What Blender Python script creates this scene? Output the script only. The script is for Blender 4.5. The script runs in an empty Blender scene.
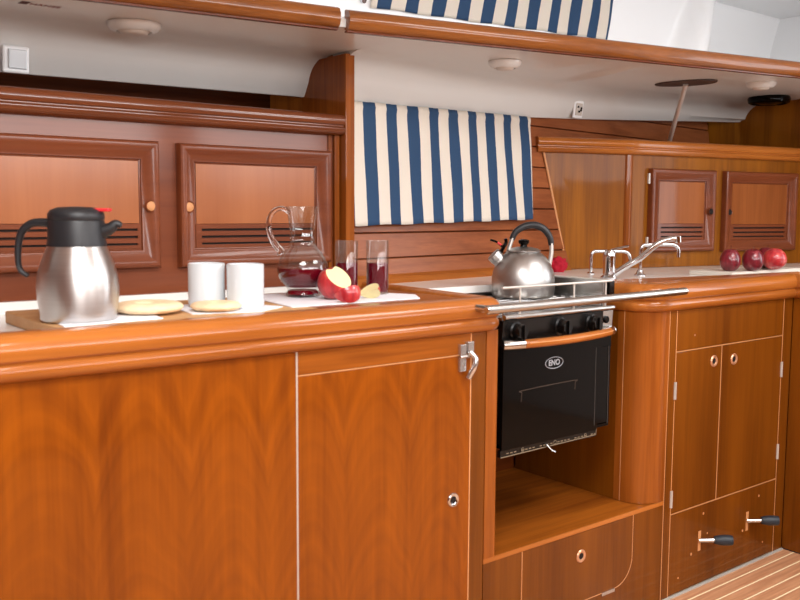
import bpy, bmesh, math, random
from mathutils import Matrix, Vector, noise
random.seed(4)
PI = math.pi
C = bpy.context.scene.collection
sc = bpy.context.scene
WM = {}

# ------------------------------------------------------------------ objects
def tag(o, label=None, cat=None, group=None, kind=None):
    if label: o['label'] = label
    if cat: o['category'] = cat
    if group: o['group'] = group
    if kind: o['kind'] = kind
    return o

def thing(name, loc, label, cat, group=None, rz=0.0):
    o = bpy.data.objects.new(name, None); C.objects.link(o)
    o.empty_display_size = .05
    o.location = loc; o.rotation_euler = (0, 0, rz)
    WM[o] = Matrix.Translation(loc) @ Matrix.Rotation(rz, 4, 'Z')
    return tag(o, label, cat, group)

def obj(name, bm, mat, parent=None, local=False, smooth=None, bevel=0.0, seg=2, sub=0, origin=None):
    """one bmesh -> one mesh object.  World coordinates unless local."""
    bmesh.ops.remove_doubles(bm, verts=bm.verts, dist=1e-6)
    bmesh.ops.recalc_face_normals(bm, faces=bm.faces)
    if parent is not None and not local:
        bm.transform(WM[parent].inverted())
    off = None
    if parent is None and origin is None and bm.verts and not local:
        xs = [v.co for v in bm.verts]
        origin = Vector(((min(v.x for v in xs)+max(v.x for v in xs))/2,
                         (min(v.y for v in xs)+max(v.y for v in xs))/2, min(v.z for v in xs)))
    if origin is not None:
        bm.transform(Matrix.Translation(-Vector(origin)))
    me = bpy.data.meshes.new(name); bm.to_mesh(me); bm.free()
    o = bpy.data.objects.new(name, me); C.objects.link(o)
    if origin is not None: o.location = origin
    mats = mat if isinstance(mat, (list, tuple)) else [mat]
    for m in mats: me.materials.append(m)
    if smooth is not None:
        for p in me.polygons: p.use_smooth = True
        me.set_sharp_from_angle(angle=math.radians(smooth))
    if parent is not None:
        o.parent = parent
        WM[o] = WM[parent]
    else:
        WM[o] = Matrix.Translation(o.location)
    if bevel:
        m = o.modifiers.new('bevel', 'BEVEL'); m.width = bevel; m.segments = seg
        m.limit_method = 'ANGLE'; m.angle_limit = math.radians(40); m.harden_normals = False
    if sub:
        m = o.modifiers.new('sub', 'SUBSURF'); m.levels = sub; m.render_levels = sub
    return o

def struct(name, bm, mat, **k):
    o = obj(name, bm, mat, **k); o['kind'] = 'structure'; return o

def NB(): return bmesh.new()

def box(bm, x0, x1, y0, y1, z0, z1, mi=0):
    v = [bm.verts.new(p) for p in ((x0,y0,z0),(x1,y0,z0),(x1,y1,z0),(x0,y1,z0),(x0,y0,z1),(x1,y0,z1),(x1,y1,z1),(x0,y1,z1))]
    for f in ((0,3,2,1),(4,5,6,7),(0,1,5,4),(1,2,6,5),(2,3,7,6),(3,0,4,7)):
        fc = bm.faces.new([v[i] for i in f]); fc.material_index = mi
    return v

def BX(*a): bm = NB(); box(bm, *a); return bm

def prism(bm, pts, z0, z1, mi=0):
    """vertical prism over plan polygon"""
    a = [bm.verts.new((x, y, z0)) for x, y in pts]; b = [bm.verts.new((x, y, z1)) for x, y in pts]
    n = len(pts)
    for f in ([a[i] for i in range(n)], [b[i] for i in reversed(range(n))]):
        bm.faces.new(f).material_index = mi
    for i in range(n):
        bm.faces.new((a[i], a[(i+1) % n], b[(i+1) % n], b[i])).material_index = mi

def extr(bm, pts, vec):
    """prism of an arbitrary 3D polygon along vec"""
    a = [bm.verts.new(p) for p in pts]; b = [bm.verts.new(Vector(p)+Vector(vec)) for p in pts]
    n = len(pts)
    bm.faces.new(a); bm.faces.new(list(reversed(b)))
    for i in range(n): bm.faces.new((a[i], a[(i+1) % n], b[(i+1) % n], b[i]))

def sweep(bm, path, prof, cap=True):
    """profile (d,z): d outward (to the right of travel), z absolute offset. path: (x,y) or (x,y,z)"""
    P = [Vector((p[0], p[1], p[2] if len(p) > 2 else 0)) for p in path]
    rows = []
    for i, p in enumerate(P):
        ts = []
        if i > 0: ts.append((P[i]-P[i-1]).to_2d().normalized())
        if i < len(P)-1: ts.append((P[i+1]-P[i]).to_2d().normalized())
        n = [Vector((t.y, -t.x)) for t in ts]
        m = sum(n, Vector((0, 0))).normalized(); s = 1.0/max(.35, m.dot(n[0]))
        rows.append([bm.verts.new((p.x+m.x*s*d, p.y+m.y*s*d, p.z+z)) for d, z in prof])
    k = len(prof)
    for r0, r1 in zip(rows, rows[1:]):
        for j in range(k): bm.faces.new((r0[j], r0[(j+1) % k], r1[(j+1) % k], r1[j]))
    if cap: bm.faces.new(rows[0]); bm.faces.new(list(reversed(rows[-1])))

def lathe(bm, prof, c=(0, 0, 0), n=40, M=None, close=False, mi=0):
    rows = []
    for r, z in prof:
        if r < 1e-6: rows.append([bm.verts.new((c[0], c[1], c[2]+z))])
        else: rows.append([bm.verts.new((c[0]+r*math.cos(2*PI*i/n), c[1]+r*math.sin(2*PI*i/n), c[2]+z)) for i in range(n)])
    vs = [v for r in rows for v in r]
    def q(a, b):
        for i in range(n):
            j = (i+1) % n
            if len(a) == 1 and len(b) == 1: return
            if len(a) == 1: f = (a[0], b[j], b[i])
            elif len(b) == 1: f = (a[i], a[j], b[0])
            else: f = (a[i], a[j], b[j], b[i])
            bm.faces.new(f).material_index = mi
    for a, b in zip(rows, rows[1:]): q(a, b)
    if close: q(rows[-1], rows[0])
    if M is not None:
        for v in vs: v.co = M @ v.co
    return vs

def cyl(bm, p0, p1, r, n=24, r1=None, bev=0.0):
    p0 = Vector(p0); p1 = Vector(p1); L = (p1-p0).length
    M = Matrix.Translation(p0) @ (p1-p0).to_track_quat('Z', 'Y').to_matrix().to_4x4()
    r1 = r if r1 is None else r1
    if bev: pr = [(0, 0), (r-bev, 0), (r, bev), (r1, L-bev), (r1-bev, L), (0, L)]
    else: pr = [(0, 0), (r, 0), (r1, L), (0, L)]
    return lathe(bm, pr, (0, 0, 0), n, M)

def smoothpath(pts, k=8):
    """Catmull-Rom through pts"""
    P = [Vector(p) for p in pts]; out = []
    for i in range(len(P)-1):
        a = P[max(0, i-1)]; b = P[i]; c = P[i+1]; d = P[min(len(P)-1, i+2)]
        for j in range(k):
            t = j/k
            out.append(.5*((2*b)+(c-a)*t+(2*a-5*b+4*c-d)*t*t+(-a+3*b-3*c+d)*t**3))
    out.append(P[-1]); return out

def tube(bm, pts, r, n=12, flat=1.0, upv=None, rad=None):
    P = [Vector(p) for p in pts]; rows = []
    prev = None
    for i, p in enumerate(P):
        t = ((P[min(i+1, len(P)-1)]-P[max(i-1, 0)])).normalized()
        if prev is None:
            u = Vector(upv) if upv else (Vector((0, 0, 1)) if abs(t.z) < .9 else Vector((1, 0, 0)))
        else: u = prev
        u = (u-t*u.dot(t)).normalized(); w = t.cross(u); prev = u
        rr = rad(i/(len(P)-1)) if rad else r
        rows.append([bm.verts.new(p+u*rr*flat*math.cos(2*PI*k/n)+w*rr*math.sin(2*PI*k/n)) for k in range(n)])
    for a, b in zip(rows, rows[1:]):
        for k in range(n): bm.faces.new((a[k], a[(k+1) % n], b[(k+1) % n], b[k]))
    bm.faces.new(list(reversed(rows[0]))); bm.faces.new(rows[-1])

def arc(cx, cy, r, a0, a1, n=8):
    return [(cx+r*math.cos(math.radians(a0+(a1-a0)*i/n)), cy+r*math.sin(math.radians(a0+(a1-a0)*i/n))) for i in range(n+1)]

# ------------------------------------------------------------------ materials
def new(name):
    m = bpy.data.materials.new(name); m.use_nodes = True
    nt = m.node_tree; b = nt.nodes['Principled BSDF']
    return m, nt, b

def sl(c):  # sRGB 0-255 -> linear
    return tuple(((v/255)/12.92 if v/255 <= .04045 else ((v/255+.055)/1.055)**2.4) for v in c)+(1,)

def plain(name, col, rough=.5, metal=0, coat=0, trans=0, ior=1.45, noise_amt=0, nscale=30, bump=0, stretch=(1, 1, 1), spec=.5):
    m, nt, b = new(name)
    b.inputs['Base Color'].default_value = sl(col)
    b.inputs['Roughness'].default_value = rough; b.inputs['Metallic'].default_value = metal
    b.inputs['Coat Weight'].default_value = coat; b.inputs['Coat Roughness'].default_value = .06
    b.inputs['Transmission Weight'].default_value = trans; b.inputs['IOR'].default_value = ior
    b.inputs['Specular IOR Level'].default_value = spec
    if noise_amt or bump:
        N = nt.nodes; L = nt.links
        tc = N.new('ShaderNodeTexCoord'); mp = N.new('ShaderNodeMapping'); mp.inputs['Scale'].default_value = stretch
        nz = N.new('ShaderNodeTexNoise'); nz.inputs['Scale'].default_value = nscale; nz.inputs['Detail'].default_value = 5
        L.new(tc.outputs['Object'], mp.inputs[0]); L.new(mp.outputs[0], nz.inputs['Vector'])
        if noise_amt:
            mx = N.new('ShaderNodeMix'); mx.data_type = 'RGBA'
            c = sl(col); mx.inputs[6].default_value = tuple(v*(1-noise_amt) for v in c[:3])+(1,)
            mx.inputs[7].default_value = tuple(min(1, v*(1+noise_amt*.6)) for v in c[:3])+(1,)
            L.new(nz.outputs[0], mx.inputs[0]); L.new(mx.outputs[2], b.inputs['Base Color'])
        if bump:
            bp = N.new('ShaderNodeBump'); bp.inputs['Strength'].default_value = bump; bp.inputs['Distance'].default_value = .002
            L.new(nz.outputs[0], bp.inputs['Height']); L.new(bp.outputs[0], b.inputs['Normal'])
    return m

def wood(name, dark, light, axis='Z', rough=.5, coat=.4, figure=False, crough=.06, tone=.76, grain=1.0, spec=.08):
    m, nt, b = new(name); N = nt.nodes; L = nt.links
    tc = N.new('ShaderNodeTexCoord')
    def mapping(s):
        mp = N.new('ShaderNodeMapping'); a, c = s
        mp.inputs['Scale'].default_value = {'Z': (a, a, c), 'X': (c, a, a), 'Y': (a, c, a)}[axis]
        L.new(tc.outputs['Object'], mp.inputs[0]); return mp
    def nz(vec, scale, detail=4, rough_=.55, dist=0):
        n = N.new('ShaderNodeTexNoise'); n.inputs['Scale'].default_value = scale; n.inputs['Detail'].default_value = detail
        n.inputs['Roughness'].default_value = rough_; n.inputs['Distortion'].default_value = dist
        L.new(vec, n.inputs['Vector']); return n.outputs[0]
    def math_(op, a, b_=None):
        n = N.new('ShaderNodeMath'); n.operation = op
        for i, v in enumerate((a, b_)):
            if v is None: continue
            if isinstance(v, (int, float)): n.inputs[i].default_value = v
            else: L.new(v, n.inputs[i])
        return n.outputs[0]
    fine = nz(mapping((170, 6)).outputs[0], 1.0, 3)
    mid = nz(mapping((34, 1.6)).outputs[0], 1.0, 3, dist=.4)
    big = nz(mapping((5, .9)).outputs[0], 1.0, 2)
    acc = math_('ADD', math_('MULTIPLY', math_('SUBTRACT', fine, .5), .35*grain), math_('MULTIPLY', math_('SUBTRACT', mid, .5), .8*grain))
    acc = math_('ADD', acc, math_('MULTIPLY', math_('SUBTRACT', big, .5), .9))
    if figure:
        sp = N.new('ShaderNodeSeparateXYZ'); L.new(tc.outputs['Object'], sp.inputs[0])
        wob = math_('MULTIPLY', math_('SUBTRACT', nz(mapping((6, 3)).outputs[0], 1.0, 2), .5), .07)
        xp = math_('PINGPONG', math_('ADD', math_('ADD', sp.outputs[0], 10.02), wob), .088)
        x2 = math_('MULTIPLY', math_('MULTIPLY', xp, xp), 19)
        f = math_('ADD', math_('ADD', math_('MULTIPLY', sp.outputs[2], 1.0), x2), math_('MULTIPLY', wob, 1.2))
        n1 = N.new('ShaderNodeTexNoise'); n1.noise_dimensions = '1D'; n1.inputs['Scale'].default_value = 17
        n1.inputs['Detail'].default_value = 2; L.new(f, n1.inputs['W'])
        acc = math_('ADD', math_('MULTIPLY', acc, .55), math_('MULTIPLY', math_('SUBTRACT', n1.outputs[0], .5), .24))
    fac = math_('ADD', acc, .5)
    cr = N.new('ShaderNodeValToRGB'); cr.color_ramp.interpolation = 'EASE'
    cr.color_ramp.elements[0].position = .12; cr.color_ramp.elements[0].color = tuple(v*tone for v in sl(dark)[:3])+(1,)
    cr.color_ramp.elements[1].position = .88; cr.color_ramp.elements[1].color = tuple(v*tone for v in sl(light)[:3])+(1,)
    L.new(fac, cr.inputs[0]); L.new(cr.outputs[0], b.inputs['Base Color'])
    b.inputs['Roughness'].default_value = rough; b.inputs['Coat Weight'].default_value = coat
    b.inputs['Coat Roughness'].default_value = crough; b.inputs['Coat IOR'].default_value = 1.5
    b.inputs['Specular IOR Level'].default_value = spec
    bp = N.new('ShaderNodeBump'); bp.inputs['Strength'].default_value = .06; bp.inputs['Distance'].default_value = .001
    L.new(mid, bp.inputs['Height']); L.new(bp.outputs[0], b.inputs['Normal'])
    # gentle unevenness of the varnish coat
    n2 = N.new('ShaderNodeTexNoise'); n2.inputs['Scale'].default_value = 7; n2.inputs['Detail'].default_value = 1
    L.new(tc.outputs['Object'], n2.inputs['Vector'])
    b2 = N.new('ShaderNodeBump'); b2.inputs['Strength'].default_value = .12; b2.inputs['Distance'].default_value = .004
    L.new(n2.outputs[0], b2.inputs['Height']); L.new(b2.outputs[0], b.inputs['Coat Normal'])
    return m

M = {}
M['panel'] = wood('mahogany_flame', (110, 48, 2), (172, 88, 8), 'Z', figure=True)
M['panel_plain'] = wood('mahogany_upright', (96, 46, 5), (146, 80, 14), 'Z', grain=.5)
M['panel_x'] = wood('mahogany_lengthwise', (120, 58, 12), (178, 98, 28), 'X')
M['post'] = wood('mahogany_post', (126, 60, 14), (178, 98, 32), 'Z')
M['rim'] = wood('mahogany_rim', (142, 74, 22), (198, 118, 50), 'X', grain=.7, rough=.3, coat=.6, crough=.1, tone=.86)
M['rim_y'] = wood('mahogany_rim_cross', (138, 70, 20), (190, 110, 44), 'Y', grain=.7)
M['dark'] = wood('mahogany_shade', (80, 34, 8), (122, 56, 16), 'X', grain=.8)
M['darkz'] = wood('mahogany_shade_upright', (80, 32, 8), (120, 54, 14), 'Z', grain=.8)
M['amber'] = wood('amber_veneer', (108, 56, 6), (158, 94, 16), 'Z', tone=.95, grain=.9, coat=.12, spec=.15)
M['frame'] = wood('red_frame', (108, 50, 26), (152, 80, 44), 'X', grain=.5, coat=.4, crough=.12, spec=.18)
M['inset'] = wood('red_inset', (156, 88, 50), (190, 118, 72), 'Z', grain=.35, coat=.5, crough=.18, tone=.85)
M['inset_amber'] = wood('amber_inset', (122, 62, 26), (166, 96, 48), 'Z', grain=.6, coat=.35, tone=.9)
M['plank'] = wood('plank_wood', (126, 66, 36), (174, 102, 60), 'X', grain=.9, coat=.3, crough=.2, tone=.85)
M['ledge'] = wood('rail_wood', (106, 56, 20), (160, 94, 40), 'X', grain=1.0, coat=.6, crough=.08)
M['band'] = plain('pale_edge_band', (204, 142, 92), .5)
M['gap'] = plain('dark_gap', (22, 10, 6), .8)
M['white_top'] = plain('white_laminate', (236, 234, 230), .25, coat=.3)
M['liner'] = plain('gelcoat_liner', (214, 212, 208), .33, coat=.25)
M['gelcoat'] = plain('gelcoat_white', (240, 241, 242), .3, coat=.3)
M['steel'] = plain('brushed_steel', (204, 202, 200), .36, metal=1, noise_amt=.12, nscale=1, stretch=(6, 6, 400), bump=.05)
_nt = M['steel'].node_tree; _tg = _nt.nodes.new('ShaderNodeTangent'); _tg.direction_type = 'RADIAL'; _tg.axis = 'Z'
_nt.nodes['Principled BSDF'].inputs['Anisotropic'].default_value = .75; _nt.nodes['Principled BSDF'].inputs['Anisotropic Rotation'].default_value = .25; _nt.links.new(_tg.outputs[0], _nt.nodes['Principled BSDF'].inputs['Tangent'])
M['kettle'] = plain('satin_steel', (182, 180, 178), .36, metal=1, noise_amt=.06, nscale=3)
M['chrome'] = plain('chrome', (214, 214, 216), .07, metal=1)
M['stain'] = plain('stove_steel', (196, 194, 190), .22, metal=1, noise_amt=.1, nscale=4)
M['brass'] = plain('bronzed_ring', (214, 160, 124), .28, metal=.6)
M['hinge'] = plain('hinge_steel', (214, 210, 204), .3, metal=.5)
M['latch'] = plain('latch_chrome', (206, 204, 202), .18, metal=.85)
M['plate'] = plain('dark_oval_plate', (62, 46, 40), .4)
M['black'] = plain('black_plastic', (34, 34, 37), .42)
M['blackg'] = plain('black_gloss', (7, 5, 4), .07, spec=.14)
M['enamel'] = plain('black_enamel', (14, 12, 11), .25, spec=.4)
M['ceramic'] = plain('white_ceramic', (208, 213, 217), .18, coat=.5)
M['red'] = plain('red_plastic', (214, 44, 52), .35)
M['redcloth'] = plain('crimson_cloth', (176, 12, 40), .85, noise_amt=.3, nscale=90, bump=.8)
M['paper'] = plain('white_paper', (236, 236, 242), .8)
M['bread'] = plain('biscuit_crust', (240, 212, 172), .8, noise_amt=.22, nscale=70, bump=.8)
M['board'] = wood('pale_board', (206, 152, 100), (232, 184, 132), 'X', coat=.1, rough=.55, grain=.6)
M['boardw'] = plain('pale_grey_board', (212, 204, 192), .5, noise_amt=.05, nscale=20)
M['flesh'] = plain('apple_flesh', (238, 226, 170), .45, noise_amt=.06, nscale=60)
M['rubber'] = plain('blue_grey_grip', (36, 42, 50), .45)
M['markred'] = plain('dull_red_print', (140, 66, 58), .6)
M['markdark'] = plain('dark_red_print', (78, 34, 28), .6)
M['grey'] = plain('warm_grey_plastic', (196, 186, 176), .4)
M['logo'] = plain('silver_print', (150, 154, 160), .4)
M['strip'] = plain('grey_sealant', (176, 172, 164), .6)

def glassmat():
    m, nt, b = new('clear_glass'); N = nt.nodes; L = nt.links
    tr = N.new('ShaderNodeBsdfTransparent'); tr.inputs[0].default_value = (.95, .96, .96, 1)
    gl = N.new('ShaderNodeBsdfGlossy'); gl.inputs['Roughness'].default_value = .02
    lw = N.new('ShaderNodeLayerWeight'); lw.inputs[0].default_value = .5
    pw = N.new('ShaderNodeMath'); pw.operation = 'POWER'; pw.inputs[1].default_value = 3.0; L.new(lw.outputs['Facing'], pw.inputs[0])
    fr = N.new('ShaderNodeMath'); fr.operation = 'MULTIPLY_ADD'; fr.inputs[1].default_value = .6; fr.inputs[2].default_value = .045; L.new(pw.outputs[0], fr.inputs[0])
    mx = N.new('ShaderNodeMixShader'); L.new(fr.outputs[0], mx.inputs[0]); L.new(tr.outputs[0], mx.inputs[1]); L.new(gl.outputs[0], mx.inputs[2])
    L.new(mx.outputs[0], N['Material Output'].inputs[0]); N.remove(b)
    return m
M['glass'] = glassmat()
M['glass_solid'] = plain('solid_glass', (255, 255, 255), .0, trans=1, ior=1.45)
def juicemat():
    m, nt, b = new('red_juice')
    b.inputs['Base Color'].default_value = (.13, .001, .008, 1)
    b.inputs['Roughness'].default_value = .04; b.inputs['IOR'].default_value = 1.34; b.inputs['Specular IOR Level'].default_value = .2
    return m
M['juice'] = juicemat()

def ovenglass():
    m, nt, b = new('tinted_oven_glass')
    b.inputs['Base Color'].default_value = (.10, .085, .075, 1)
    b.inputs['Transmission Weight'].default_value = 1; b.inputs['Roughness'].default_value = .02; b.inputs['IOR'].default_value = 1.45
    return m
M['ovenglass'] = ovenglass()

def curtainmat():
    m, nt, b = new('striped_canvas'); N = nt.nodes; L = nt.links
    uv = N.new('ShaderNodeUVMap'); uv.uv_map = 'UVMap'
    sp = N.new('ShaderNodeSeparateXYZ'); L.new(uv.outputs[0], sp.inputs[0])
    nz = N.new('ShaderNodeTexNoise'); nz.inputs['Scale'].default_value = 3; L.new(uv.outputs[0], nz.inputs['Vector'])
    def mt(op, a, v):
        n = N.new('ShaderNodeMath'); n.operation = op
        for i, q in enumerate((a, v)):
            if isinstance(q, (int, float)): n.inputs[i].default_value = q
            else: L.new(q, n.inputs[i])
        return n.outputs[0]
    u = mt('ADD', sp.outputs[0], mt('MULTIPLY', nz.outputs[0], .02))
    fr = mt('FRACT', mt('ADD', u, 100.235), 0)      # blue centred on integer u
    st = mt('LESS_THAN', fr, .49)
    wv = N.new('ShaderNodeTexNoise'); wv.inputs['Scale'].default_value = 1; wv.inputs['Detail'].default_value = 2
    mp = N.new('ShaderNodeMapping'); mp.inputs['Scale'].default_value = (40, 300, 1); L.new(uv.outputs[0], mp.inputs[0]); L.new(mp.outputs[0], wv.inputs['Vector'])
    def mixc(a, b_, f):
        n = N.new('ShaderNodeMix'); n.data_type = 'RGBA'
        for i, q in ((6, a), (7, b_)):
            if isinstance(q, tuple): n.inputs[i].default_value = q
            else: L.new(q, n.inputs[i])
        L.new(f, n.inputs[0]); return n.outputs[2]
    blue = mixc(sl((34, 60, 96)), sl((74, 102, 136)), wv.outputs[0])
    cream = mixc(sl((226, 214, 198)), sl((250, 243, 232)), wv.outputs[0])
    col = mixc(cream, blue, st)
    L.new(col, b.inputs['Base Color']); b.inputs['Roughness'].default_value = .85; b.inputs['Specular IOR Level'].default_value = .15
    tr = N.new('ShaderNodeBsdfTranslucent'); L.new(col, tr.inputs[0])
    mx = N.new('ShaderNodeMixShader'); mx.inputs[0].default_value = .25
    L.new(b.outputs[0], mx.inputs[1]); L.new(tr.outputs[0], mx.inputs[2]); L.new(mx.outputs[0], N['Material Output'].inputs[0])
    bp = N.new('ShaderNodeBump'); bp.inputs['Strength'].default_value = .25; bp.inputs['Distance'].default_value = .001
    L.new(wv.outputs[0], bp.inputs['Height']); L.new(bp.outputs[0], b.inputs['Normal'])
    return m
M['curtain'] = curtainmat()

def applemat(name, c1, c2, c3):
    m, nt, b = new(name); N = nt.nodes; L = nt.links
    tc = N.new('ShaderNodeTexCoord'); mp = N.new('ShaderNodeMapping'); mp.inputs['Scale'].default_value = (60, 60, 14)
    L.new(tc.outputs['Object'], mp.inputs[0])
    nz = N.new('ShaderNodeTexNoise'); nz.inputs['Scale'].default_value = 1; nz.inputs['Detail'].default_value = 3; L.new(mp.outputs[0], nz.inputs['Vector'])
    cr = N.new('ShaderNodeValToRGB'); e = cr.color_ramp.elements
    e[0].position = .3; e[0].color = sl(c1); e[1].position = .78; e[1].color = sl(c3)
    q = e.new(.55); q.color = sl(c2)
    L.new(nz.outputs[0], cr.inputs[0]); L.new(cr.outputs[0], b.inputs['Base Color'])
    b.inputs['Roughness'].default_value = .28; b.inputs['Coat Weight'].default_value = .4; b.inputs['Coat Roughness'].default_value = .15
    return m
M['apple'] = applemat('apple_skin', (84, 8, 24), (116, 18, 34), (158, 56, 62))
M['apple_pink'] = applemat('apple_skin_light', (150, 26, 38), (190, 52, 56), (222, 120, 96))

def floormat():
    m, nt, b = new('teak_and_holly'); N = nt.nodes; L = nt.links
    tc = N.new('ShaderNodeTexCoord')
    sp = N.new('ShaderNodeSeparateXYZ'); L.new(tc.outputs['Object'], sp.inputs[0])
    def mt(op, a, v):
        n = N.new('ShaderNodeMath'); n.operation = op
        for i, q in enumerate((a, v)):
            if isinstance(q, (int, float)): n.inputs[i].default_value = q
            else: L.new(q, n.inputs[i])
        return n.outputs[0]
    y = mt('DIVIDE', mt('ADD', sp.outputs[1], -1.453+.0015+51*.0), .0512)
    fr = mt('FRACT', mt('ADD', y, 100.0), 0)
    line = mt('LESS_THAN', fr, .10)
    mp = N.new('ShaderNodeMapping'); mp.inputs['Scale'].default_value = (4, 90, 1); L.new(tc.outputs['Object'], mp.inputs[0])
    nz = N.new('ShaderNodeTexNoise'); nz.inputs['Scale'].default_value = 1; nz.inputs['Detail'].default_value = 4; L.new(mp.outputs[0], nz.inputs['Vector'])
    cr = N.new('ShaderNodeValToRGB'); cr.color_ramp.elements[0].position = .25; cr.color_ramp.elements[1].position = .8
    cr.color_ramp.elements[0].color = sl((168, 114, 80)); cr.color_ramp.elements[1].color = sl((216, 162, 122))
    L.new(nz.outputs[0], cr.inputs[0])
    mx = N.new('ShaderNodeMix'); mx.data_type = 'RGBA'; L.new(line, mx.inputs[0]); L.new(cr.outputs[0], mx.inputs[6])
    mx.inputs[7].default_value = sl((252, 232, 190)); L.new(mx.outputs[2], b.inputs['Base Color'])
    b.inputs['Roughness'].default_value = .4; b.inputs['Coat Weight'].default_value = .2
    return m
M['floor'] = floormat()

# ------------------------------------------------------------------ camera
Rv = Vector((.78194, -.62331, .00549)); Fv = Vector((.62043, .77797, -.09868)).normalized()
Rv = (Rv-Fv*Rv.dot(Fv)).normalized(); Uv = Rv.cross(Fv)
cam = bpy.data.cameras.new('camera'); co = bpy.data.objects.new('camera', cam); C.objects.link(co)
cam.lens = 900/800*36; cam.sensor_width = 36; cam.clip_start = .05
mw = Matrix((( Rv.x, Uv.x, -Fv.x, 0), (Rv.y, Uv.y, -Fv.y, 0), (Rv.z, Uv.z, -Fv.z, 1.13), (0, 0, 0, 1)))
co.matrix_world = mw; sc.camera = co
cam.dof.use_dof = True; cam.dof.focus_distance = 2.75; cam.dof.aperture_fstop = 5.0
ANG = math.atan2(Rv.y, Rv.x)     # heading of picture-right, used to turn handles and spouts

Y0 = 1.4975      # face of the lower cabinets

# ------------------------------------------------------------------ shell
bm = NB(); box(bm, -1.3, 3.9, -1.25, 2.6, -.06, 0.0)
struct('floor', bm, M['floor'], origin=(0, 0, 0))
# wall behind the lockers: lengthwise planks leaning outboard, each with its groove
def wallY(X, z): return 2.13+.12*(X-2.08)+.15*(z-.92)
bm = NB()
z = .845
while z < 1.60:
    z1 = z+.0735
    rows = []
    for X in (1.4685, 3.75):
        rows.append([bm.verts.new((X, wallY(X, zz)+o, zz)) for zz, o in ((z, .012), (z+.003, .0), (z1-.003, .0), (z1, .012), (z1, .03), (z, .03))])
    for j in range(6): bm.faces.new((rows[0][j], rows[0][(j+1) % 6], rows[1][(j+1) % 6], rows[1][j]))
    bm.faces.new(rows[0]); bm.faces.new(rows[1])
    z = z1
struct('wall_hull', bm, M['plank'])
bm = NB(); rows = []
for X in (1.4685, 2.51):
    rows.append([bm.verts.new((X, wallY(X, zz)-o, zz)) for zz, o in ((.90, .0), (.90, .026), (.921, .028), (.937, .016), (.945, .002), (.945, -.01), (.90, -.01))])
for j in range(7): bm.faces.new((rows[0][j], rows[0][(j+1) % 7], rows[1][(j+1) % 7], rows[1][j]))
bm.faces.new(rows[0]); bm.faces.new(rows[1])
struct('trim_1', bm, M['rim'])
struct('wall_outer', BX(-1.3, 3.9, 2.5, 2.56, 0, 2.0), M['dark'])
# bulkheads
bm = NB(); box(bm, 3.76, 3.80, 1.0, 2.5, 0, 1.615); struct('wall_right', bm, M['amber'])
bm = NB(); box(bm, 3.76, 3.80, 1.0, 2.5, 1.616, 1.9615); struct('wall_right_upper', bm, M['gelcoat'])
bm = NB(); box(bm, -1.3, -1.25, -1.25, 2.5, 0, 1.95); struct('wall_left', bm, M['darkz'])
# opposite side of the cabin, with two long side windows
bm = NB()
box(bm, -1.3, 3.9, -1.25, -1.20, 1.75, 1.95)
for a, b_ in ((-1.3, -1.0), (.55, .8), (2.35, 2.6), (3.6, 3.9)): box(bm, a, b_, -1.25, -1.20, 1.35, 1.75)
struct('wall_near', bm, M['gelcoat'])
struct('wall_near_lower', BX(-1.3, 3.9, -1.25, -1.20, 0, 1.349), M['panel_plain'])
bm = NB(); box(bm, 3.86, 3.90, -1.2, -.2, 0, 1.95); box(bm, 3.86, 3.90, .6, 1.0, 0, 1.95); box(bm, 3.86, 3.9, -.2, .6, 0, .9)
struct('wall_companionway', bm, M['gelcoat'])
# ceiling with two hatches cut through it
bm = NB()
hx = [(-.15, .75), (1.75, 2.55)]; hy = (.10, .80)
xs = [-1.3, hx[0][0], hx[0][1], hx[1][0], hx[1][1], 3.9]
for i in range(5):
    if i in (1, 3):
        box(bm, xs[i], xs[i+1], -1.25, hy[0], 1.95, 2.0); box(bm, xs[i], xs[i+1], hy[1], 1.75, 1.95, 2.0)
    else: box(bm, xs[i], xs[i+1], -1.25, 1.75, 1.95, 2.0)
struct('ceiling', bm, M['gelcoat'])

# ---- side deck liner: underside of the shelf, coved down to the hull side
def lerp(x, t):
    for (a, b), (c, d) in zip(t, t[1:]):
        if x <= c: return b+(d-b)*(x-a)/(c-a)
    return t[-1][1]
def ZU(X): return 1.562+.03*max(0, X-2.1)
def liner(Xs, yl, yb, zb, hump=None):
    bm = NB(); rows = []
    for X in Xs:
        yb_ = yb(X); zb_ = zb(X); zu = ZU(X); yf = yl(X)+.004
        pts = [(yf, zu)]
        for k in range(1, 7): pts.append((yf+(yb_-.15-yf)*k/7, zu))
        r = .10
        for k in range(9):
            a = math.radians(90-80*k/8)
            pts.append((yb_-.022-r+r*math.cos(a), zu-r*.8+r*.8*math.sin(a)))
        pts.append((yb_-.004, zb_+.006)); pts.append((yb_, zb_)); pts.append((yb_+.012, zb_)); pts.append((yb_+.012, zu+.02)); pts.append((yf, zu+.02))
        pts = [(y, zz-(hump(X, y, zz) if hump else 0)) for y, zz in pts]
        rows.append([bm.verts.new((X, y, zz)) for y, zz in pts])
    n = len(rows[0])
    for a, b_ in zip(rows, rows[1:]):
        for j in range(n): bm.faces.new((a[j], a[(j+1) % n], b_[(j+1) % n], b_[j]))
    bm.faces.new(rows[0]); bm.faces.new(list(reversed(rows[-1])))
    return bm
def ledgeL(X): return 1.87+(X-.699)*(1.793-1.87)/(1.232-.699)
def ledgeR(X): return 1.80-(X-1.26)*math.tan(math.radians(8.0))
XsL = [-1.25, -.6, 0, .3, .6, .9, 1.1, 1.25, 1.35, 1.4527]
bm = liner(XsL, ledgeL, lambda X: 2.255, lambda X: 1.447+.012*(X-.6))
struct('ceiling_shelf_left', bm, M['liner'], smooth=35)
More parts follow.
